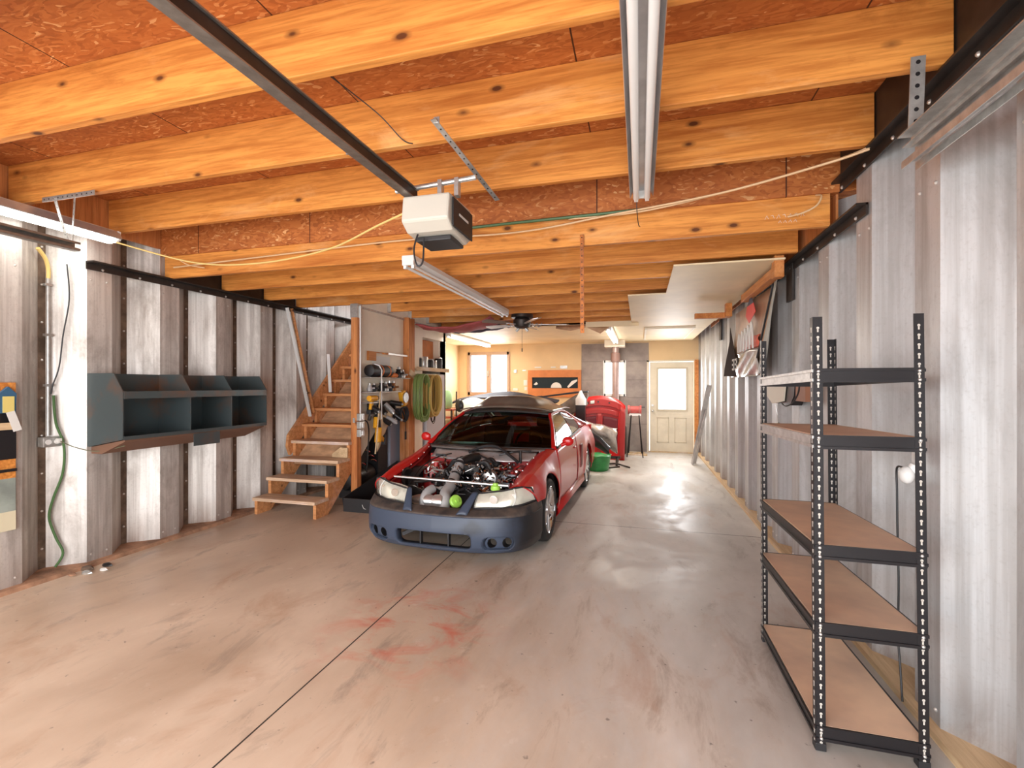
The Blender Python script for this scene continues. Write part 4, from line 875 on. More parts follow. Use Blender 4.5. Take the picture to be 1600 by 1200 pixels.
single('pole_tool', 'dark pole with leaves of wire standing beside the green bag', 'tool', MB().tube([(-3.48, 8.5, 0), (-3.46, 8.5, 1.38)], .014, 6).ball((-3.40, 8.5, 1.1), .09, 8, (1, .6, 1.4)), m_grease, (-3.48, 8.5, 0))

# ================================================================== TOOL WALL
XT = -3.475
t = thing('tool_shelf', 'white wire rack with three shelves on the tool wall', 'shelf', (XT, 5.75, 1.3))
for z, y1 in ((1.60, 6.30), (1.41, 6.02), (1.275, 5.5)):
    mb = MB(); mb.tube([(XT+.17, 5.24, z), (XT+.17, y1, z)], .006, 6); mb.tube([(XT+.005, 5.24, z), (XT+.17, 5.24, z)], .006, 6); mb.tube([(XT+.005, y1, z), (XT+.17, y1, z)], .006, 6); mb.box(XT, XT+.168, 5.24, y1, z-.003, z+.002)
    obj('wire_shelf', mb, m_silver, t, world=True)
obj('side_frame', MB().tube([(XT+.01, 5.24, 1.27), (XT+.01, 5.24, 1.60)], .006, 6).tube([(XT+.17, 5.50, 1.05), (XT+.17, 5.50, 1.70), (XT+.16, 5.46, 1.76), (XT+.10, 5.44, 1.78)], .009, 6), m_white, t, world=True)
t = thing('tool_bag', 'black duffel tool bag with orange trim on the top rack shelf', 'bag', (XT+.09, 5.58, 1.692))
obj('bag', MB().lathe([(.03, -.26), (.075, -.25), (.082, -.2), (.082, .2), (.075, .25), (.03, .26)], Matrix.Rotation(PI/2, 4, 'X'), 18), m_blackp, t)
for y in (-.16, .02): obj('stripe', MB().lathe([(.0835, y-.012), (.0845, y), (.0835, y+.012)], Matrix.Rotation(PI/2, 4, 'X'), 18), m_orng, t)
t = thing('orange_tool', 'orange power tool lying beside the duffel on the top rack shelf', 'power tool', (XT+.11, 5.92, 1.64))
obj('body', MB().ball((0, 0, 0), .04, 8, (.9, 3.2, .9)), m_orng, t); obj('battery', MB().box(-.03, .03, .11, .17, -.035, .03), m_blackp, t, bev=.004, smooth=0); obj('nose', MB().cyl((0, -.2, 0), (0, -.11, 0), .02, 10), m_greyhose, t)
def small_tool(y, z, l, c1, s=1.3, cat='tool', x=XT+.10, kind='hand_tool', grp='tools on the rack'):
    t = thing(kind, l, cat, (x, y, z), random.uniform(-.5, .5), grp)
    obj('body', MB().lathe([(.02*s, 0), (.038*s, .01), (.04*s, .05*s), (.025*s, .085*s), (.03*s, .10*s)], None, 12), c1, t)
    obj('cap', MB().cyl((0, 0, .10*s), (0, 0, .125*s), .018*s, 10), m_zinc, t); obj('side_knob', MB().cyl((.02*s, 0, .05*s), (.07*s, .01, .055*s), .012*s, 8), c1, t)
random.seed(11)
small_tool(6.08, 1.603, 'round dark tool at the right end of the top rack shelf', m_grease, 1.3); small_tool(6.2, 1.603, 'small silver tool at the end of the top rack shelf', m_zinc, 1)
for i, (y, l, c1, s) in enumerate(((5.33, 'grey camera-like tool at the left of the middle rack shelf', m_greyhose, .9), (5.43, 'small dark tool, second on the middle rack shelf', m_blackp, .9), (5.62, 'dark fitting, third on the middle rack shelf', m_grease, 1.2), (5.72, 'silver-bottomed fitting on the middle rack shelf', m_zinc, 1.1),
                                   (5.82, 'dark rounded tool on the middle rack shelf', m_blackp, 1.2), (5.92, 'rust-coloured fitting at the right of the middle rack shelf', M('bronze', (.35, .16, .06), .4, .5), 1.2))):
    small_tool(y, 1.413, l, c1, s)
def drill(y, z, l, rz=0, s=1.0, tilt=0):
    t = thing('cordless_drill', l, 'drill', (XT+.11, y, z), rot=(tilt, 0, rz), group='yellow drills on the tool wall')
    obj('body', MB().cyl((0, -.08*s, 0), (0, .05*s, 0), .03*s, 14), m_yell, t); obj('chuck', MB().cyl((0, .05*s, 0), (0, .12*s, 0), .022*s, 12, .012*s), m_blackp, t)
    obj('grip', MB().beam((0, -.03*s, -.02*s), (0, -.05*s, -.12*s), .03*s, .04*s), m_yell, t, bev=.006, smooth=0); obj('battery', MB().cbox((0, -.05*s, -.14*s), (.05*s, .09*s, .045*s)), m_blackp, t, bev=.005, smooth=0)
drill(5.40, 1.33, 'yellow drill lying under the middle rack shelf, top left of the tools', 0, 1.25)
drill(5.46, 1.02, 'small orange-yellow drill hanging low on the tool wall', .4, 1.1, 1.2)
drill(5.52, .86, 'lowest and brightest yellow drill hanging on the tool wall', .2, 1.5, 1.4)
t = thing('circular_saw', 'yellow circular saw hanging at the right of the tool wall', 'saw', (XT+.13, 6.14, 1.32), rot=(.35, 0, 0))
obj('housing', MB().box(-.04, .04, -.05, .07, -.13, .10), m_yell, t, bev=.02, smooth=0); obj('blade_guard', MB().cyl((.045, 0, .0), (.06, 0, 0), .075, 20), m_zinc, t); obj('handle', MB().tube(smooth_path([(0, .07, .06), (0, .13, .03), (0, .12, -.06), (0, .06, -.1)]), .014, 8), m_blackp, t)
t = thing('hose_reel', 'coiled black hose ring hanging at the right end of the tool wall', 'hose', (XT+.14, 6.16, 1.08))
for k in range(4):
    r = .09+.006*k; obj('coil', MB().tube([(.012*k-.02, r*math.cos(a), r*math.sin(a)) for a in [i*2*PI/28 for i in range(28)]], .011, 8, closed=True), m_rub, t)
obj('strap', MB().beam((0, -.06, .07), (0, .05, -.08), .02, .01), m_rub, t, smooth=0)
random.seed(3)
ht = ['black impact driver', 'brown leather tool pouch', 'dark hand grinder', 'grey air ratchet', 'black spray gun', 'dark caulking gun', 'silver spray gun', 'black nailer']
hp = [(5.40, 1.20), (5.52, 1.22), (5.64, 1.20), (5.77, 1.22), (5.92, 1.25), (5.62, 1.02), (5.78, 1.04), (5.95, 1.08)]
hw = ['in the upper hanging row, first from the left', 'in the upper hanging row, second from the left', 'in the upper hanging row, third from the left', 'in the upper hanging row, fourth from the left', 'in the upper hanging row, beside the yellow saw', 'in the lower hanging row, first after the drills', 'in the lower hanging row, middle', 'in the lower hanging row, nearest the black hose ring']
for (y, z), l, wh in zip(hp, ht, hw):
    t = thing('hanging_tool', l+' '+wh, 'tool', (XT+.02, y, z), 0, 'tools hanging on the tool wall')
    t.scale = (1.35, 1.35, 1.35); t.rotation_euler = (random.uniform(-.5, .9), random.uniform(-.2, .5), random.uniform(-.9, .9))
    c1 = m_grease if 'black' in l or 'dark' in l else (M('leather', (.25, .12, .06), .7) if 'brown' in l else m_greyhose)
    obj('body', MB().cyl((.03, -.02, .03), (.14, .01, .0), .026, 12), c1, t); obj('grip', MB().beam((.06, 0, .01), (.05, .01, -.11), .03, .03), c1, t, bev=.006, smooth=0)
    obj('nozzle', MB().cyl((.135, .01, 0), (.155, .015, -.01), .014, 10), m_zinc, t); obj('trigger', MB().box(.075, .085, -.006, .006, -.06, -.01), m_zinc, t, smooth=0)
single('peg_board', 'strip of dark board carrying the hanging tools', 'board', MB().box(XT, XT+.02, 5.42, 6.08, 1.16, 1.28), m_angle, (XT, 5.7, 1.2), smooth=0)
single('paper_bag', 'crumpled tan paper hanging below the tools', 'paper', blob_sheet(lambda u, v: crumple((XT+.10, lerp(5.50, 5.92, u)+.0*v, lerp(1.10-.5*(1-u), 1.16, v)), .02, 15), 8, 8), M('tan_paper', (.72, .55, .32), .7), (XT+.1, 5.7, .9), solid=.004)
single('long_rod', 'long pale rod leaning diagonally on the tool wall', 'rod', MB().tube([(XT+.20, 5.30, .62), (XT+.18, 5.46, 1.42)], .009, 8), m_tan, (XT+.2, 5.3, .62))
t = thing('steel_cabinet', 'blue-grey steel cabinet under the tool wall', 'cabinet', (-3.9, 6.55, 0))
obj('body', MB().box(-4.25, -3.62, 6.22, 6.88, .02, 1.10), m_bluegrey, t, world=True, bev=.006, smooth=0); obj('door', MB().box(-3.62, -3.605, 6.24, 6.86, .05, 1.08), m_bluegrey, t, world=True, smooth=0)
single('black_cabinet', 'tall black cabinet side under the stairs beside the blue-grey cabinet', 'cabinet', MB().box(-4.2, -3.62, 5.93, 6.19, 0, 1.14), m_blackp, (-3.9, 6.05, 0), smooth=0)
t = thing('air_compressor', 'black air compressor with chrome fittings under the stairs', 'compressor', (-3.75, 5.6, 0))
obj('tank', MB().lathe([(.02, -.32), (.12, -.29), (.15, -.22), (.15, .22), (.12, .29), (.02, .32)], Matrix.Translation((0, 0, .25)) @ Matrix.Rotation(PI/2, 4, 'X'), 20), m_grease, t)
obj('pump', MB().box(-.09, .10, -.05, .15, .42, .62), m_blackp, t, bev=.02, smooth=0)
obj('pulley', MB().cyl((.11, -.15, .50), (.14, -.15, .50), .11, 22), m_grease, t)
for i, (y, z) in enumerate(((.0, .60), (.1, .52), (-.1, .44), (.16, .45))): obj('fitting', MB().tube(smooth_path([(.08, y, z), (.14, y+.02, z+.01), (.15, y+.08, z-.02)]), .012, 8), m_chrome, t)
for y in (-.2, .2): obj('foot', MB().box(-.12, .12, y-.02, y+.02, 0, .12), m_blackp, t, smooth=0)
cable('black cable hanging from the switch boxes to the compressor', [(-3.44, 5.24, 1.05), (-3.42, 5.33, 1.03), (-3.42, 5.38, .9), (-3.43, 5.37, .6), (-3.45, 5.38, .4), (-3.5, 5.45, .36), (-3.6, 5.5, .45)], .009, m_rub, 'black_cable', 'cable')
cable('thin dark cord with a connector hanging in front of the blue-grey cabinet', [(XT+.05, 6.38, 1.08), (XT+.05, 6.38, .9), (XT+.05, 6.38, .80)], .004, m_rub, 'power_lead', 'cord')
single('cord_connector', 'black connector at the end of the hanging cord', 'connector', MB().cyl((XT+.05, 6.38, .80), (XT+.05, 6.38, .68), .014, 8), m_rub, (XT+.05, 6.38, .68))
t = thing('switch_box', 'stack of grey electrical boxes on the wooden post', 'switch', (-3.40, 5.15, .9))
for z in (.90, 1.00, 1.10): b = obj('box', MB().box(-3.415, -3.36, 5.10, 5.19, z-.045, z+.045), m_zinc, t, world=True, bev=.004, smooth=0); obj('switch', MB().box(-3.36, -3.345, 5.13, 5.165, z-.025, z+.025), m_white, b).location = -b.parent.location
single('electrical_conduit', 'thin pale conduit running up the wooden stair post', 'conduit', MB().cyl((-3.395, 5.15, 1.14), (-3.395, 5.15, 2.50), .010, 10), m_white, (-3.395, 5.15, 1.14))
single('wall_rack', 'narrow wood and steel hook rail high on the tool wall', 'rack', MB().box(XT, XT+.03, 5.42, 5.6, 1.83, 1.95).box(XT, XT+.02, 5.42, 6.3, 1.945, 1.955).box(XT+.03, XT+.06, 5.75, 6.42, 1.93, 1.95), m_pine, (XT, 5.8, 1.9), smooth=0)
single('level_ruler', 'silver ruler resting on the hook rail of the tool wall', 'ruler', MB().box(XT+.062, XT+.072, 5.85, 6.48, 1.93, 1.955), m_alu, (XT+.07, 6.1, 1.94), smooth=0)
single('paper_chart', 'faded paper chart pinned under the hook rail', 'chart', MB().box(XT, XT+.004, 5.55, 6.0, 1.78, 1.90), m_paper, (XT, 5.8, 1.84), smooth=0)
single('cable_hook_board', 'tan wooden hook board holding the coiled hoses', 'board', MB().beam((-3.375, 6.42, 1.70), (-3.375, 6.66, 1.60), .03, .09), m_tan, (-3.38, 6.5, 1.65), bev=.003, smooth=0)
def coil(name, label, y, z, ry, rz_, n, r, m, x0=-3.36):
    mb = MB(); random.seed(n)
    for k in range(n):
        q = k/n; a_ = ry*(.75+.25*random.random()); b_ = rz_*(.85+.15*random.random()); ox = x0+.018*k/2; oy = y+random.uniform(-.03, .03); top = z+rz_
        mb.tube([(ox+.01*math.sin(3*a), oy+a_*math.sin(a), top-b_+b_*math.cos(a)) for a in [i*2*PI/26 for i in range(26)]], r, 6, closed=True)
    return single(name, label, 'hose', mb, m, (x0, y, z))
coil('coiled_hose', 'green coiled air hose hanging from the hook board', 6.66, 1.30, .20, .37, 16, .012, m_hoseg)
coil('coiled_rope', 'yellow-brown coiled hose hanging beside the green hose', 7.0, 1.32, .26, .35, 18, .012, m_rope)
coil('steel_cable_loop', 'thin grey cable loops with clips hanging right of the coils', 7.20, 1.22, .10, .38, 3, .006, m_angle)
# black bin box on the floor
t = thing('black_trough', 'long black open box on the floor in front of the stair post', 'box', (-3.2, 4.9, 0))
yb0, yb1, xa, xb = 4.84, 6.1, -3.40, -3.02
mb = MB(); mb.box(xa, xb, yb0, yb1, 0, .012)
mb.prism([(yb0, 0), (yb1, 0), (yb1, .40), (yb0-.04, .16)], xa-.012, xa, 'x'); mb.prism([(yb0, 0), (yb1, 0), (yb1, .40), (yb0-.04, .16)], xb, xb+.012, 'x'); mb.beam((xa, yb0, .0), (xb, yb0, .0), .001, .001); mb.box(xa, xb, yb0-.03, yb0-.015, .0, .16); mb.box(xa, xb, yb1-.012, yb1, 0, .40)
obj('body', mb, m_blackp, t, world=True, smooth=0)
obj('drawstring', MB().tube(smooth_path([(-3.14, 4.80, .10), (-3.12, 4.80, .06), (-3.09, 4.80, .05)]), .003, 5), m_paper, t, world=True)

# ================================================================== CAR
car = thing('sports_car', 'red coupe without its hood, engine exposed, matte blue front bumper', 'car', (-1.65, 4.47, 0), math.radians(-1.85))
random.seed(21)
AR = .345; WB = 2.5
def tabf(*t): return lambda y: interp(y, t)
zc = tabf((-.58, .625), (-.3, .688), (0, .732), (.3, .782), (.53, .815), (1.0, .838), (1.6, .865), (2.2, .89), (2.8, .89), (3.3, .865), (3.52, .82))
xc = tabf((-.58, .70), (-.3, .725), (.13, .735), (.53, .775), (1.0, .78), (1.6, .775), (2.2, .765), (3, .735), (3.52, .68))
xh = tabf((-.52, .56), (-.2, .555), (.1, .56), (.48, .62)); zh = tabf((-.52, .59), (-.07, .675), (.23, .745), (.48, .808))
def flare(y, z):
    f = 0
    for yc in (0, WB):
        r = math.hypot(y-yc, z-.30); f = max(f, math.exp(-((r-AR-.02)/.075)**2))
    return f
def xside(y, z):
    c = zc(y); X0 = xc(y)
    wmax = .818 if y < 1.6 else lerp(.818, .80, max(0, (y-3.0)/.5)) if y > 3 else .825
    if y < -.2: wmax = lerp(.80, .818, max(0, (y+.6)/.4))
    k = min(1, max(0, (z-.50)/max(.01, c-.50)))
    x = wmax-(wmax-X0)*k**2.0
    if z < .45: x -= .035*((.45-z)/.28)**2
    return x+.022*flare(y, z)*(1-k*.6)
def arch(y, yc): return .30+math.sqrt(max(0, AR*AR-(y-yc)**2)) if abs(y-yc) < AR else 0
def side_panel(s, y0f, y1, zbf, topf, nu=70, nt=16, top_extra=0):
    rows = []
    for i in range(nu+1):
        u = i/nu; row = []
        for j in range(nt+1):
            t = j/nt
            ya = y0f(t) if callable(y0f) else y0f
            y = ya+(y1-ya)*u; zb = zbf(y); zt = zc(y)
            z = lerp(zb, zt, t); row.append((s*xside(y, z), y, z))
        if top_extra:
            for j in range(1, top_extra+1):
                t = j/top_extra; ya = lerp(y0f(1), -.52, t); y = ya+(y1-ya)*u
                xa, za = xc(y)+0, zc(y); xb, zb_ = xh(y)+(.085 if s < 0 else 0), zh(y)
                b = (.014 if s > 0 else .02)*math.sin(PI*t)
                row.append((s*lerp(xa, xb, t), y, lerp(za, zb_, t)+b))
        rows.append(row)
    return MB().grid(rows, flip=s < 0)
for s in (1, -1):
    fr = obj('fender', side_panel(s, lambda t: lerp(-.46, -.575, t**.8), .46, lambda y: max(arch(y, 0), .48 if y < 0 else .17), None, 110, 14, 8), m_red, car, solid=.006)
    # wheel arch lip and liner
    pts = [(AR*math.cos(a), .30+AR*math.sin(a)) for a in [lerp(-.35, PI+.35, k/30) for k in range(31)]]
    obj('wheel_liner', MB().grid([[(s*(.80 if q else .50), p[0], p[1]) for q in (0, 1)] for p in pts]), m_blackp, fr)
    obj('inner_fender', MB().grid([[(s*(xh(y)+(.085 if s < 0 else 0)-.01+(.0 if t < .15 else (.05 if .15 <= t < .3 else 0))), y, lerp(zh(y)-.002, .36, t)) for t in (0, .08, .16, .3, .6, 1)] for y in [lerp(-.5, .46, k/16) for k in range(17)]]).box(min(s*.40, s*.58), max(s*.40, s*.58), .05, .30, .42, .66), m_redin, car)
    for k in range(6):
        y = lerp(-.42, .4, k/5); obj('fender_bolt', MB().ball((s*(xh(y)+(.085 if s < 0 else 0)+.004), y, zh(y)+.006), .008, 5), m_bolt, fr)
    d = obj('door', side_panel(s, .47, 1.595, lambda y: .27, None, 30, 14), m_red, car, solid=.006)
    obj('door_handle', MB().ball((s*(xside(1.45, .72)+.012), 1.45, .72), .02, 8, (.5, 3.0, .8)), m_red, d)
    obj('quarter_panel', side_panel(s, 1.605, 3.52, lambda y: max(arch(y, WB), .27 if y < 2.5 else .22), None, 110, 14), m_red, car, solid=.006)
    obj('wheel_liner', MB().grid([[(s*(.80 if q else .50), p[0]+WB, p[1]) for q in (0, 1)] for p in pts]), m_blackp, car)
    obj('rocker_panel', MB().grid([[(s*x, y, z) for x, z in ((.74, .13), (.80, .14), (.825, .17), (.822, .22), (.806, .268))] for y in (.34, 1.2, 2.16)]), m_red, car, solid=.006)
    obj('side_scoop', MB().prism([(1.80, .40), (1.93, .42), (1.97, .66), (1.93, .72), (1.83, .70), (1.80, .55)], min(s*.80, s*.836), max(s*.80, s*.836), 'x'), M('scoop_red', (.20, .01, .012), .5), car, bev=.01)
    obj('fender_badge', MB().cyl((s*.815, .40, .50), (s*.822, .40, .50), .022, 14), m_zinc, car)
    # greenhouse
    A0, A1 = Vector((s*.742, .50, .815)), Vector((s*.565, 1.10, 1.145))
    obj('windscreen_pillar', MB().tube([A0, A0.lerp(A1, .5)+Vector((s*.008, 0, .012)), A1], [.028, .024, .022], 8), m_red, car)
    R1, R2, R3 = Vector((s*.585, 1.5, 1.172)), Vector((s*.582, 1.95, 1.135)), Vector((s*.74, 2.85, .905))
    obj('roof_rail', MB().tube(smooth_path([A1, R1, R2, Vector((s*.64, 2.4, 1.02)), R3], 5), .022, 8), m_red, car)
    obj('belt_trim', MB().tube([(s*(xc(y)-.005), y, zc(y)+.006) for y in (.56, 1.0, 1.5, 2.0, 2.16)], .009, 6), m_blackp, car)
    g = MB(); 
    def gl(pts, n=6):
        a, b, c, d_ = map(Vector, pts); g_ = MB()
        return g_.grid([[a.lerp(b, i/n).lerp(d_.lerp(c, i/n), j/n)+Vector((s*.018*math.sin(PI*j/n), 0, 0)) for i in range(n+1)] for j in range(n+1)])
    obj('side_window', gl(((s*.757, .60, .822), (s*.757, 1.53, .868), (s*.59, 1.51, 1.155), (s*.572, 1.13, 1.142))), m_side, car)
    obj('quarter_window', gl(((s*.757, 1.60, .870), (s*.745, 2.18, .905), (s*.61, 2.04, 1.10), (s*.59, 1.57, 1.150))), m_side, car)
    obj('door_pillar', MB().beam((s*.76, 1.565, .865), (s*.588, 1.54, 1.16), .01, .05, (0, 1, 0)), m_blackp, car)
    obj('roof_pillar', MB().grid([[(s*.745, 2.16, .90), (s*.70, 2.12, .98), (s*.61, 2.03, 1.11)], [(s*.745, 2.5, .90), (s*.69, 2.4, .97), (s*.62, 2.3, 1.05)], [(s*.73, 2.9, .89), (s*.70, 2.85, .91), (s*.68, 2.75, .935)]]), m_red, car, solid=.01)
    mr_ = obj('wing_mirror', MB().ball((s*.865, .66, .885), .055, 12, (1.15, .55, .95)).cyl((s*.79, .64, .84), (s*.85, .66, .865), .022, 10), m_red, car)
    obj('mirror_glass', MB().ball((s*.865, .678, .885), .045, 10, (1.1, .35, .9)), m_grease, mr_)
    # headlight assembly
    def hl(t, v, off=0):
        bot = [(.325, -.765, .462), (.55, -.715, .468), (.70, -.62, .485), (.795, -.485, .505)]
        top = [(.335, -.69, .572), (.55, -.635, .60), (.69, -.575, .628), (.765, -.525, .615)]
        q = t*3; i = min(2, int(q)); f_ = q-i
        b = Vector(bot[i]).lerp(Vector(bot[i+1]), f_); a = Vector(top[i]).lerp(Vector(top[i+1]), f_)
        p = b.lerp(a, v); p.y -= .018*math.sin(PI*v)-off; p.x *= s; return p
    h_ = obj('headlight', MB().grid([[hl(i/18, j/6) for i in range(19)] for j in range(7)], flip=s < 0), m_lens, car)
    obj('reflector', MB().grid([[hl(i/18, j/6, .035+.02*math.sin(9*i/18)) for i in range(19)] for j in range(7)], flip=s < 0), m_refl, h_)
    obj('rim', MB().tube([hl(i/18, 0) for i in range(19)]+[hl(1, 1)]+[hl(1-i/18, 1) for i in range(19)], .008, 6, closed=True), m_blackp, h_)
    for tt, r in ((.22, .036), (.52, .030)):
        p = hl(tt, .5, .02); obj('lamp_bowl', MB().lathe([(r, 0), (r*.7, .02), (.012, .028), (.008, .012)], Matrix.Translation(p) @ Matrix.Rotation(-PI/2, 4, 'X'), 18), m_chrome, h_)
    obj('divider', MB().tube([hl(.52+.06*math.sin(PI*j/8), j/8, -.002) for j in range(9)], .004, 6), m_white, h_)
# front bumper
plan = [(0, -.885), (.2, -.880), (.36, -.865), (.50, -.835), (.62, -.785), (.70, -.725), (.75, -.66), (.785, -.57), (.805, -.46), (.818, -.345)]
ps = smooth_path([(x, y, 0) for x, y in plan], 8); cum = [0]
for a, b in zip(ps, ps[1:]): cum.append(cum[-1]+(b-a).length)
SM = cum[-1]
def planp(s_):
    a = min(abs(s_), SM); k = 0
    while k < len(cum)-2 and cum[k+1] < a: k += 1
    f_ = (a-cum[k])/(cum[k+1]-cum[k]); p = ps[k].lerp(ps[k+1], f_); return (math.copysign(p.x, s_), p.y)
def bsurf(s_, z, back=0):
    x, y = planp(s_); n = max(0, 1-abs(s_)/SM)
    bul = .032*math.sin(PI*min(1, max(0, (z-.12)/.30))); k = 1-max(0, (.20-z)/.08)*.03
    return (x*k, y-bul*(.4+.6*n)+max(0, .17-z)*.5+back, z)
def rr(p, c, b, r):
    qx = abs(p[0]-c[0])-(b[0]-r); qz = abs(p[1]-c[1])-(b[1]-r)
    return math.hypot(max(qx, 0), max(qz, 0))+min(max(qx, qz), 0)-r
HO = [((.0, .213), (.352, .068), .045), ((.575, .205), (.135, .058), .055), ((-.575, .205), (.135, .058), .055)]
NU, NZ = 260, 44; sv = [[lerp(-SM, SM, i/NU), lerp(.118, .412, j/NZ)] for j in range(NZ+1) for i in range(NU+1)]
faces = []
for j in range(NZ):
    for i in range(NU):
        ids = (j*(NU+1)+i, j*(NU+1)+i+1, (j+1)*(NU+1)+i+1, (j+1)*(NU+1)+i)
        cx = sum(sv[q][0] for q in ids)/4; cz = sum(sv[q][1] for q in ids)/4
        if all(rr((cx, cz), *h) > 0 for h in HO): faces.append(ids)
for p in sv:
    for h in HO:
        d = rr(p, *h)
        if abs(d) < .006:
            e = 1e-4; gx = (rr((p[0]+e, p[1]), *h)-d)/e; gz = (rr((p[0], p[1]+e), *h)-d)/e
            p[0] -= gx*d; p[1] -= gz*d
mb = MB(); mb.add([bsurf(*p) for p in sv], faces)
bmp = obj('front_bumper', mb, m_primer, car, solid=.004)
def ledge(s_, t):
    x, y = planp(s_); a = abs(s_)/SM; dep = interp(a, [(0, .12), (.33, .12), (.62, .085), (.86, .02), (1, 0)]); zt = interp(a, [(0, .452), (.33, .458), (.72, .482), (.80, .49), (1, .485)])
    return (x*(1-.02*t*(a > .3)), y+.0+dep*t-.003, lerp(.412, zt, t**.7))
obj('bumper_ledge', MB().grid([[ledge(lerp(-SM, SM, i/120), j/6) for i in range(121)] for j in range(7)]), m_bluek, bmp, solid=.004)
def rrout(h, sc_=1, n=9):
    (cx, cz), (bx_, bz), r = h; out = []
    for q, (sx, sz) in enumerate(((1, 1), (-1, 1), (-1, -1), (1, -1))):
        for k in range(n):
            a = q*PI/2+PI/2*k/(n-1); out.append((cx+(sx*(bx_-r)+r*math.cos(a))*sc_, cz+(sz*(bz-r)+r*math.sin(a))*sc_))
    return out
for q, h in enumerate(HO):
    rings = [rrout(h, 1), rrout(h, .985), rrout(h, .94 if q == 0 else .88)]; offs = (0, .02, .07 if q == 0 else .035)
    rows = [[bsurf(p[0], p[1], o_) for p in r_+r_[:1]] for r_, o_ in zip(rings, offs)]
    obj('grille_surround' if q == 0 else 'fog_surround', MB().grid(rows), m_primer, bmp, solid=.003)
    if q:
        (cx, cz) = h[0]; pl = MB(); o0 = rrout(h, .9); c = bsurf(cx, cz, .035)
        sg = 1 if cx > 0 else -1
        cs = [(cx-.062, cz), (cx+.062, cz)]; pl_s = []
        nx, nz_ = 46, 22; vv = [[lerp(cx-.13, cx+.13, i/nx), lerp(cz-.056, cz+.056, j/nz_)] for j in range(nz_+1) for i in range(nx+1)]; ff = []
        for j in range(nz_):
            for i in range(nx):
                ids = (j*(nx+1)+i, j*(nx+1)+i+1, (j+1)*(nx+1)+i+1, (j+1)*(nx+1)+i); mx_ = sum(vv[k][0] for k in ids)/4; mz_ = sum(vv[k][1] for k in ids)/4
                if rr((mx_, mz_), (cx, cz), (.121, .052), .05) < 0 and all(math.hypot((mx_-a)/.038, (mz_-b)/.042) > 1 for a, b in cs): ff.append(ids)
        for p in vv:
            for a, b in cs:
                d = math.hypot((p[0]-a)/.038, (p[1]-b)/.042)
                if .84 < d < 1.16: p[0] = a+(p[0]-a)/d; p[1] = b+(p[1]-b)/d
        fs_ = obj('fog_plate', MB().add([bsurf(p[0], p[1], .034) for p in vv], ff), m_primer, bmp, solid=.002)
        for a, b in cs:
            obj('fog_tube', MB().grid([[bsurf(a+.038*math.cos(t_), b+.042*math.sin(t_), o_) for t_ in [k*2*PI/24 for k in range(25)]] for o_ in (.034, .11)]), m_blackp, bmp)
for x in (-.135, .125): obj('grille_fin', MB().box(x-.006, x+.006, -.84, -.80, .15, .275), m_blackp, bmp, smooth=0)
obj('lower_brace', MB().beam((-.33, -.80, .20), (-.15, -.72, .28), .02, .03), m_blackp, bmp, smooth=0)
for s in (1, -1):   # struts beside the grille opening
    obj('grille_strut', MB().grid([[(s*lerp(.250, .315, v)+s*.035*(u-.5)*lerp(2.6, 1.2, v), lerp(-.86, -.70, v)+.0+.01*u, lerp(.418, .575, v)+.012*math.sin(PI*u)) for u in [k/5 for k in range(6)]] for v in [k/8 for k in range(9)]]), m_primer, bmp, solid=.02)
# roof, glass, rear
obj('roof', MB().grid([[(u*interp(y, [(1.1, .56), (1.5, .58), (2.1, .575)]), y-.06*(1-u*u)*(1 if y < 1.2 else 0), interp(y, [(1.1, 1.145), (1.5, 1.175), (2.1, 1.12)])+.035*(1-u*u)) for u in [k/8-1 for k in range(17)]] for y in (1.1, 1.2, 1.35, 1.5, 1.7, 1.9, 2.1)]), m_roofc, car, solid=.01)
def wsp(u, v): return (u*lerp(.73, .558, v), lerp(.50, 1.10, v)-lerp(.13, .06, v)*(1-u*u), lerp(.815, 1.145, v)+lerp(.01, .032, v)*(1-u*u)+.02*math.sin(PI*v))
ws = obj('windscreen', MB().grid([[wsp(k/10-1, j/8) for k in range(21)] for j in range(9)]), m_wind, car)
obj('windscreen_trim', MB().tube([wsp(k/10-1, 0) for k in range(21)]+[wsp(1, j/8) for j in range(1, 9)]+[wsp(1-k/10, 1) for k in range(1, 21)]+[wsp(-1, 1-j/8) for j in range(1, 8)], .012, 6, closed=True), m_blackp, ws)
obj('sticker', MB().grid([[Vector(wsp(-.90+.10*k/4, .86+.07*j/3))+Vector((0, -.004, .003)) for k in range(5)] for j in range(4)]), M('sticker_grey', (.35, .40, .38), .5), ws)
obj('rear_window', MB().grid([[(u*lerp(.56, .66, v), lerp(2.1, 2.85, v)+.05*(1-u*u), lerp(1.12, .90, v)+.035*(1-u*u)) for u in [k/6-1 for k in range(13)]] for v in [j/4 for j in range(5)]]), m_side, car)
obj('boot_lid', MB().grid([[(u*lerp(.72, .66, v), lerp(2.88, 3.5, v), lerp(.90, .84, v)+.03*(1-u*u)) for u in [k/6-1 for k in range(13)]] for v in [j/4 for j in range(5)]]), m_red, car, solid=.01)
obj('rear_bumper', MB().grid([[(u*.74, 3.52+.12*(1-u*u), z) for u in [k/6-1 for k in range(13)]] for z in (.20, .3, .5, .7, .84)]), m_red, car, solid=.01)
obj('underbody', MB().box(-.70, .70, .36, 3.45, .15, .20).box(-.50, .50, -.35, .36, .17, .20), m_blackp, car, smooth=0)
obj('cowl', MB().grid([[(u*lerp(.72, .66, v), lerp(.49, .40, v)-.13*(1-u*u), lerp(.815, .80, v)+.008*(1-u*u)) for u in [k/8-1 for k in range(17)]] for v in (0, .5, 1)]), M('cowl_grey', (.16, .14, .13), .45), car, solid=.01)
fw = obj('firewall', MB().box(-.62, .62, .30, .34, .20, .74), m_redin, car, smooth=0)
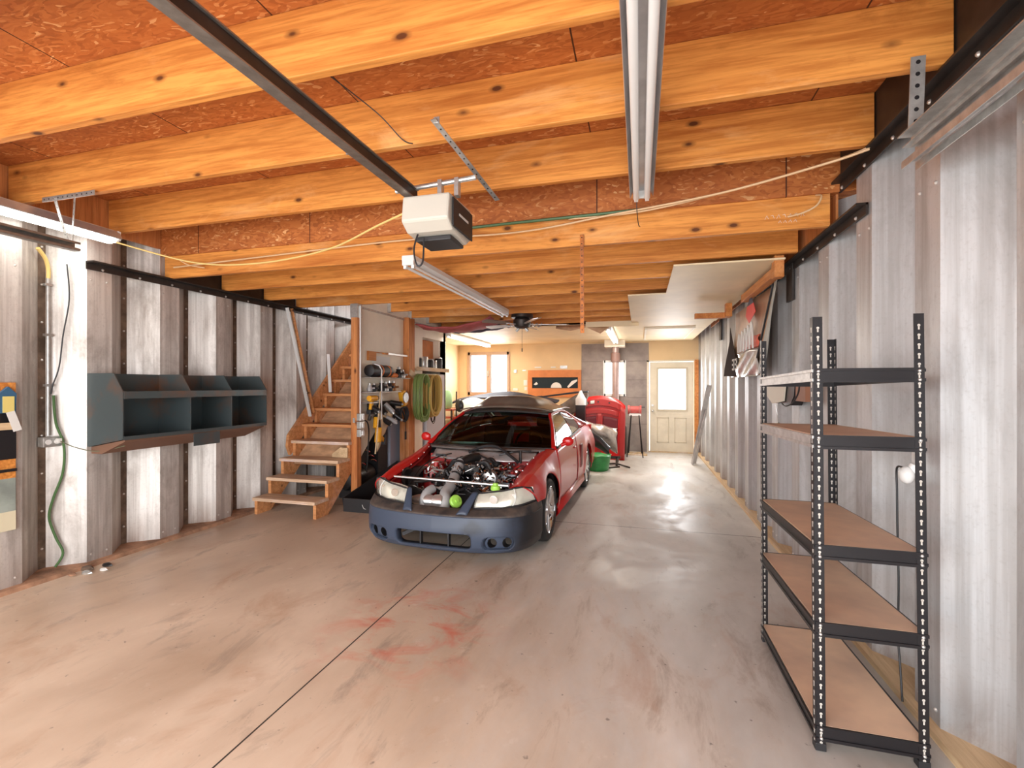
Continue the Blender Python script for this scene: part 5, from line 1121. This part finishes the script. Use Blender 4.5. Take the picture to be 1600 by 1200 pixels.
obj('heat_shield', MB().grid([[(u*.585, .395-.115*(1-u*u)-lerp(0, .16, v), lerp(.795, .715, v)+.006*math.sin(11*u+5*v)) for u in [k/12-1 for k in range(25)]] for v in [j/4 for j in range(5)]]), m_silver, fw, solid=.006)
obj('shield_badge', MB().box(-.46, -.34, .10, .115, .745, .77), m_blackp, fw, smooth=0)
# cabin
for s in (1, -1): obj('door_card', MB().grid([[(s*lerp(.70, .735, z/.85), y, z) for z in (.28, .55, .80)] for y in (.52, 1.2, 2.0, 2.8)]), m_blackp, car, solid=.01)
obj('dashboard', MB().grid([[(u*.66, lerp(.62, .95, v), .76+.045*math.sin(PI*v)-.10*(v > .9)) for u in [k/6-1 for k in range(13)]] for v in [j/6 for j in range(7)]]), m_grease, car, solid=.03)
sw = obj('steering_wheel', MB().tube([(.33+.165*math.cos(a), 1.0+.05*math.sin(a), .80+.155*math.sin(a)) for a in [k*2*PI/28 for k in range(28)]], .014, 8, closed=True).beam((.19, 1.0, .80), (.47, 1.0, .80), .03, .04), m_rub, car)
for x in (-.33, .33):
    st = obj('seat', MB().box(x-.22, x+.22, 1.25, 1.70, .30, .48).cbox((x, 1.78, .68), (.42, .14, .52), rx=-.25), m_grease, car, bev=.04, smooth=0)
    obj('headrest', MB().cbox((x, 1.86, 1.0), (.24, .08, .13)), m_grease, st, bev=.03, smooth=0)
obj('rear_shelf', MB().box(-.60, .60, 2.2, 2.85, .80, .84), m_grease, car, smooth=0)
obj('rearview_mirror', MB().cbox((0, 1.10, 1.09), (.20, .02, .05)), m_grease, car, bev=.008, smooth=0)
# wheels
def wheel(x, y, s, face):
    T_ = Matrix.Translation((x, y, .30)) @ Matrix.Rotation(s*PI/2, 4, 'Y')
    w_ = obj('wheel', MB().lathe([(.215, -.115), (.27, -.118), (.292, -.10), (.30, -.06), (.30, .06), (.292, .10), (.27, .118), (.215, .115)], T_, 40, False), m_rub, car)
    obj('rim', MB().lathe([(.218, .118), (.225, .112), (.212, .10), (.20, .06), (.195, -.10), (.215, -.115)], T_, 40, False), m_chrome, w_)
    mb = MB()
    for k in range(5):
        for o_ in (-.16, .16):
            a = k*2*PI/5; p0 = T_ @ Vector((.04*math.cos(a), .04*math.sin(a), .085)); p1 = T_ @ Vector((.208*math.cos(a+o_), .208*math.sin(a+o_), .10)); mb.beam(p0, p1, .03, .022, T_.to_3x3() @ Vector((0, 0, 1)))
    obj('spokes', mb, m_alu, w_, bev=.004, smooth=0)
    obj('hub', MB().lathe([(.06, .07), (.055, .10), (.03, .112), (1e-4, .114)], T_, 20), m_alu, w_)
    obj('brake_disc', MB().lathe([(.06, .02), (.15, .02), (.15, .035), (.06, .035), (.06, .02)], T_, 28, False), m_zinc, w_)
for yy in (0, WB):
    for s in (1, -1): wheel(s*.70, yy, s, True)
# engine bay
eb = obj('engine_block', MB().box(-.30, .30, -.22, .28, .22, .56), m_grease, car, bev=.02, smooth=0)
for s in (1, -1):
    vc = obj('valve_cover', MB().cbox((s*.24, .04, .60), (.16, .50, .10), ry=s*.5), m_grease, eb, bev=.02, smooth=0)
    for k in range(6): obj('bolt', MB().ball((s*(.20+.10*(k % 2)), -.18+.085*k, .655-.05*(k % 2)), .011, 5), m_chrome, vc)
im = obj('intake_manifold', MB().box(-.13, .13, -.10, .26, .60, .72), m_grease, eb, bev=.03, smooth=0)
for k in range(4):
    for s in (1, -1): obj('runner', MB().tube(smooth_path([(s*.10, -.06+.09*k, .71), (s*.17, -.06+.09*k, .73), (s*.22, -.06+.09*k, .66)]), .024, 8), m_blackp, im)
obj('throttle_duct', MB().tube(smooth_path([(.0, .16, .74), (-.04, .06, .745), (-.09, -.06, .715)]), [.05]*12+[.052], 14), m_grease, im)
ip = obj('intake_pipe', MB().tube(smooth_path([(-.10, -.04, .72), (-.10, -.15, .655), (-.07, -.30, .59), (-.055, -.42, .545), (-.05, -.52, .51), (-.02, -.60, .475), (-.01, -.64, .40)], 5), .052, 18), m_greyhose, car)
for c, d in (((-.10, -.08, .70), (0, -.7, -.5)), ((-.08, -.24, .615), (.1, -.8, -.4)), ((-.065, -.36, .565), (.05, -.8, -.3))):
    c = Vector(c); d = Vector(d).normalized(); obj('clamp', MB().cyl(c-d*.012, c+d*.012, .056, 18), m_blackp, ip)
tb = obj('turbocharger', MB().lathe([(.03, -.14), (.055, -.12), (.065, -.06), (.05, -.01), (.062, 0), (.066, .05), (.058, .09), (.04, .10)], Matrix.Translation((-.11, -.62, .455)) @ Matrix.Rotation(PI/2, 4, 'Y'), 24), m_alu, car)
obj('turbine_cone', MB().lathe([(.034, 0), (.05, .05), (.055, .12), (.04, .13)], Matrix.Translation((-.34, -.60, .455)) @ Matrix.Rotation(PI/2, 4, 'Y'), 22), M('heat_tan_steel', (.48, .38, .33), .3, .8), tb)
obj('elbow', MB().tube(smooth_path([(-.19, -.50, .54), (-.205, -.57, .525), (-.21, -.63, .48), (-.20, -.65, .41)]), .04, 16), m_greyhose, tb)
obj('green_cap', MB().lathe([(.02, 0), (.055, .004), (.058, .03), (.05, .038), (.02, .04), (.018, .055), (1e-4, .056)], Matrix.Translation((.09, -.63, .468)) @ Matrix.Rotation(math.radians(60), 4, 'Y') @ Matrix.Rotation(.5, 4, 'X'), 24), m_lime, tb)['label'] = 'lime green cap over the turbocharger inlet'
pl = obj('pulley', MB().lathe([(.015, -.02), (.06, -.02), (.064, 0), (.055, .02), (.03, .012), (.015, .02)], Matrix.Translation((.15, -.24, .60)) @ Matrix.Rotation(PI/2, 4, 'X'), 26), m_chrome, eb)
for k in range(5):
    a = k*2*PI/5; obj('spoke_hole', MB().cyl((.15+.035*math.cos(a), -.262, .60+.035*math.sin(a)), (.15+.035*math.cos(a), -.254, .60+.035*math.sin(a)), .010, 8), m_blackp, pl)
for c, r in (((-.12, -.24, .42), .07), ((.10, -.24, .40), .08), ((.24, -.22, .48), .045), ((-.02, -.25, .54), .04), ((-.24, -.22, .50), .05)):
    obj('pulley', MB().lathe([(.01, -.02), (r, -.02), (r*.93, 0), (r, .02), (.01, .015)], Matrix.Translation(c) @ Matrix.Rotation(PI/2, 4, 'X'), 22), m_grease if r > .045 else m_chrome, eb)
obj('alternator', MB().lathe([(.03, -.06), (.065, -.05), (.07, .05), (.03, .06)], Matrix.Translation((.26, -.16, .60)) @ Matrix.Rotation(PI/2, 4, 'X'), 20), m_alu, eb)
random.seed(5)
for k in range(70):   # hoses and wiring over the engine
    x = random.uniform(-.38, .46); y = random.uniform(-.42, .22); z = random.uniform(.52, .68)-max(0, -y-.2)*.5
    p = [(x, y, z)]
    for q in range(3): p.append((max(-.42, min(.48, p[-1][0]+random.uniform(-.11, .11))), max(-.46, min(.28, p[-1][1]+random.uniform(-.09, .09))), max(.5, min(.73, p[-1][2]+random.uniform(-.06, .05)))))
    obj('hose', MB().tube(smooth_path(p, 4), random.choice((.006, .009, .014)), 7), random.choice((m_grease, m_blackp, m_grease, m_chrome, m_zinc)), eb)
for k in range(190):
    x = random.uniform(-.38, .46); y = random.uniform(-.42, .22); z = .58+.14*random.random()-max(0, -y-.2)*.5
    c = (x, y, z); r = random.uniform(.006, .015)
    e_ = (x+random.uniform(-.02, .02), y-.02, z+random.uniform(0, .03)); fm_ = random.choice((m_chrome, m_chrome, m_zinc, m_grease))
    if k < 95: obj('fitting', MB().cyl(c, e_, r, 8, r*.7), fm_, eb)
    else:
        if k == 95: rest = MB()
        rest.cyl(c, e_, r, 8, r*.7)
obj('small_fittings', rest, m_chrome, eb)['kind'] = 'stuff'
bt = obj('battery', MB().box(.30, .47, -.04, .14, .49, .62), M('battery_grey', (.50, .54, .62), .45), car, bev=.006, smooth=0)
obj('terminal', MB().cyl((.34, .0, .62), (.34, .0, .645), .014, 10), m_zinc, bt); obj('terminal', MB().cyl((.43, .0, .62), (.43, .0, .645), .016, 10), m_redin, bt)
obj('battery_clamp', MB().tube(smooth_path([(.30, .05, .64), (.36, .02, .665), (.42, .04, .66), (.48, .08, .69)]), .008, 6), m_redin, bt)
obj('support_rod', MB().tube([(-.53, -.60, .655), (.58, -.60, .635)], .010, 10), m_alu, car)
obj('support_bar', MB().box(-.52, .55, -.50, -.47, .33, .36), m_blackp, car, smooth=0)
obj('upper_brace', MB().tube(smooth_path([(.47, .06, .73), (.35, .17, .775), (.18, .27, .845), (.02, .27, .845), (-.12, .20, .785)], 3), .016, 8).tube([(-.10, .22, .79), (.18, .05, .74)], .010, 8), m_blackp, car)
obj('wiper_linkage', MB().tube(smooth_path([(.22, .20, .77), (.36, .24, .80), (.46, .20, .82), (.56, .24, .82)], 3), .010, 7).cyl((.46, .18, .70), (.46, .18, .83), .016, 8), m_grease, car)
rs = obj('fluid_reservoir', MB().box(.42, .50, -.60, -.53, .52, .60), m_blackp, car, bev=.01, smooth=0)
obj('reservoir_cap', MB().lathe([(.038, 0), (.042, .01), (.038, .035), (.024, .045), (.022, .06), (1e-4, .062)], Matrix.Translation((.465, -.61, .595)), 20), m_lime, rs)['label'] = 'lime green taped cap'
for s in (1, -1):
    tw = obj('strut_tower', MB().lathe([(.12, .30), (.11, .55), (.09, .62), (.04, .635)], Matrix.Translation((s*.46, .06, 0)), 22), m_redin, car)
    obj('tower_top', MB().lathe([(.045, .63), (.04, .65), (.012, .66)], Matrix.Translation((s*.46, .06, 0)), 16), m_chrome, tw)
obj('air_filter_opening', MB().lathe([(.13, 0), (.14, .02), (.12, .03), (.05, .01)], Matrix.Translation((-.60, -.22, .53)) @ Matrix.Rotation(math.radians(70), 4, 'Y'), 26), m_grease, car)
obj('coolant_pipe', MB().tube([(-.40, -.02, .50), (-.40, -.0, .70)], .026, 12), m_redin, car)
obj('chrome_tube', MB().tube(smooth_path([(-.46, -.04, .50), (-.47, -.04, .64), (-.45, .0, .69), (-.38, .02, .70)]), .014, 10), m_chrome, car)
obj('red_hose_end', MB().cyl((-.34, -.02, .67), (-.30, -.05, .63), .018, 10), M('anodised_red', (.6, .03, .03), .3, .6), car)
obj('bay_hose', MB().tube(smooth_path([(-.30, .16, .77), (-.42, .05, .74), (-.50, -.15, .66), (-.52, -.35, .52), (-.52, -.45, .40)]), .007, 6), m_grease, car)
obj('bay_hose', MB().tube(smooth_path([(-.46, -.35, .56), (-.35, -.34, .57), (-.22, -.32, .60), (-.12, -.25, .60)]), .014, 8), m_grease, car)
obj('radiator_fan', MB().lathe([(.02, 0), (.15, .0), (.16, .01), (.16, .03)], Matrix.Translation((-.42, -.48, .40)) @ Matrix.Rotation(PI/2, 4, 'X'), 26), m_grease, car)
obj('bay_tray', MB().box(-.55, .55, -.50, .30, .20, .24), m_grease, car, smooth=0)
# cowl hood lying on the roof
t = thing('cowl_hood', 'dark brown hood with raised scoop lying on the car roof', 'hood', (-1.65, 4.47, 0), math.radians(-1.85))
def ch(u, v):
    x = u*interp(v, [(0, .60), (.4, .63), (1, .60)]); y = lerp(1.08, 2.25, v)-.05*(1-u*u)
    base = 1.20+.038*(1-u*u)-.012*max(0, abs(u)-.8)*5+.01*math.sin(PI*v)-.05*max(0, v-.7)
    k = 1/(1+math.exp((abs(u)-.60)/.055)); front = min(1, max(0, (v-.02)/.20)); front = front*front*(3-2*front)
    return (x, y, base+.125*k*front*(1-.35*v))
obj('panel', MB().grid([[ch(i/24-1, j/20) for i in range(49)] for j in range(21)]), m_roofc, t, solid=.012)
obj('front_lip', MB().tube([Vector(ch(i/24-1, 0))-Vector((0, 0, .004)) for i in range(49)], .007, 6), m_roofc, t)
# small marks and debris
mb = MB(); random.seed(8)
for k in range(7):
    x = .80+.035*k; mb.tube([(x, 3.4275, 2.60+.02*(k % 2)), (x+.012, 3.4275, 2.625), (x+.02, 3.4275, 2.603)], .0014, 4)
for k in range(4):
    x = .88+.03*k; mb.tube([(x, 3.4275, 2.57), (x+.01, 3.4275, 2.585), (x+.018, 3.4275, 2.568)], .0014, 4)
single('chalk_writing', 'faint pale handwriting on the right end of the stepped joist', 'writing', mb, m_paper, (.9, 3.4275, 2.6))
dl = ['broken rusty flake', 'small grey lump', 'curled brown scrap', 'flat pale chip', 'dark pebble']
for k, (x, y) in enumerate(((-4.30, 2.62), (-4.24, 2.68), (-4.33, 2.74), (-4.18, 2.76), (-4.26, 2.84))):
    mb = MB().ball((0, 0, .012), .022+.008*(k % 3), 5, (1.6, .9, .5))
    for i, v in enumerate(mb.v): mb.v[i] = (v[0]+.006*math.sin(31*i), v[1]+.006*math.cos(17*i), max(0, v[2]))
    o = obj('rust_flake', mb, (m_curb, m_zinc, m_seam, m_paper, m_grease)[k], smooth=0); o.location = (x, y, 0); tag(o, dl[k]+' on the floor under the left outlet box', 'scrap', 'scraps at the foot of the left wall')
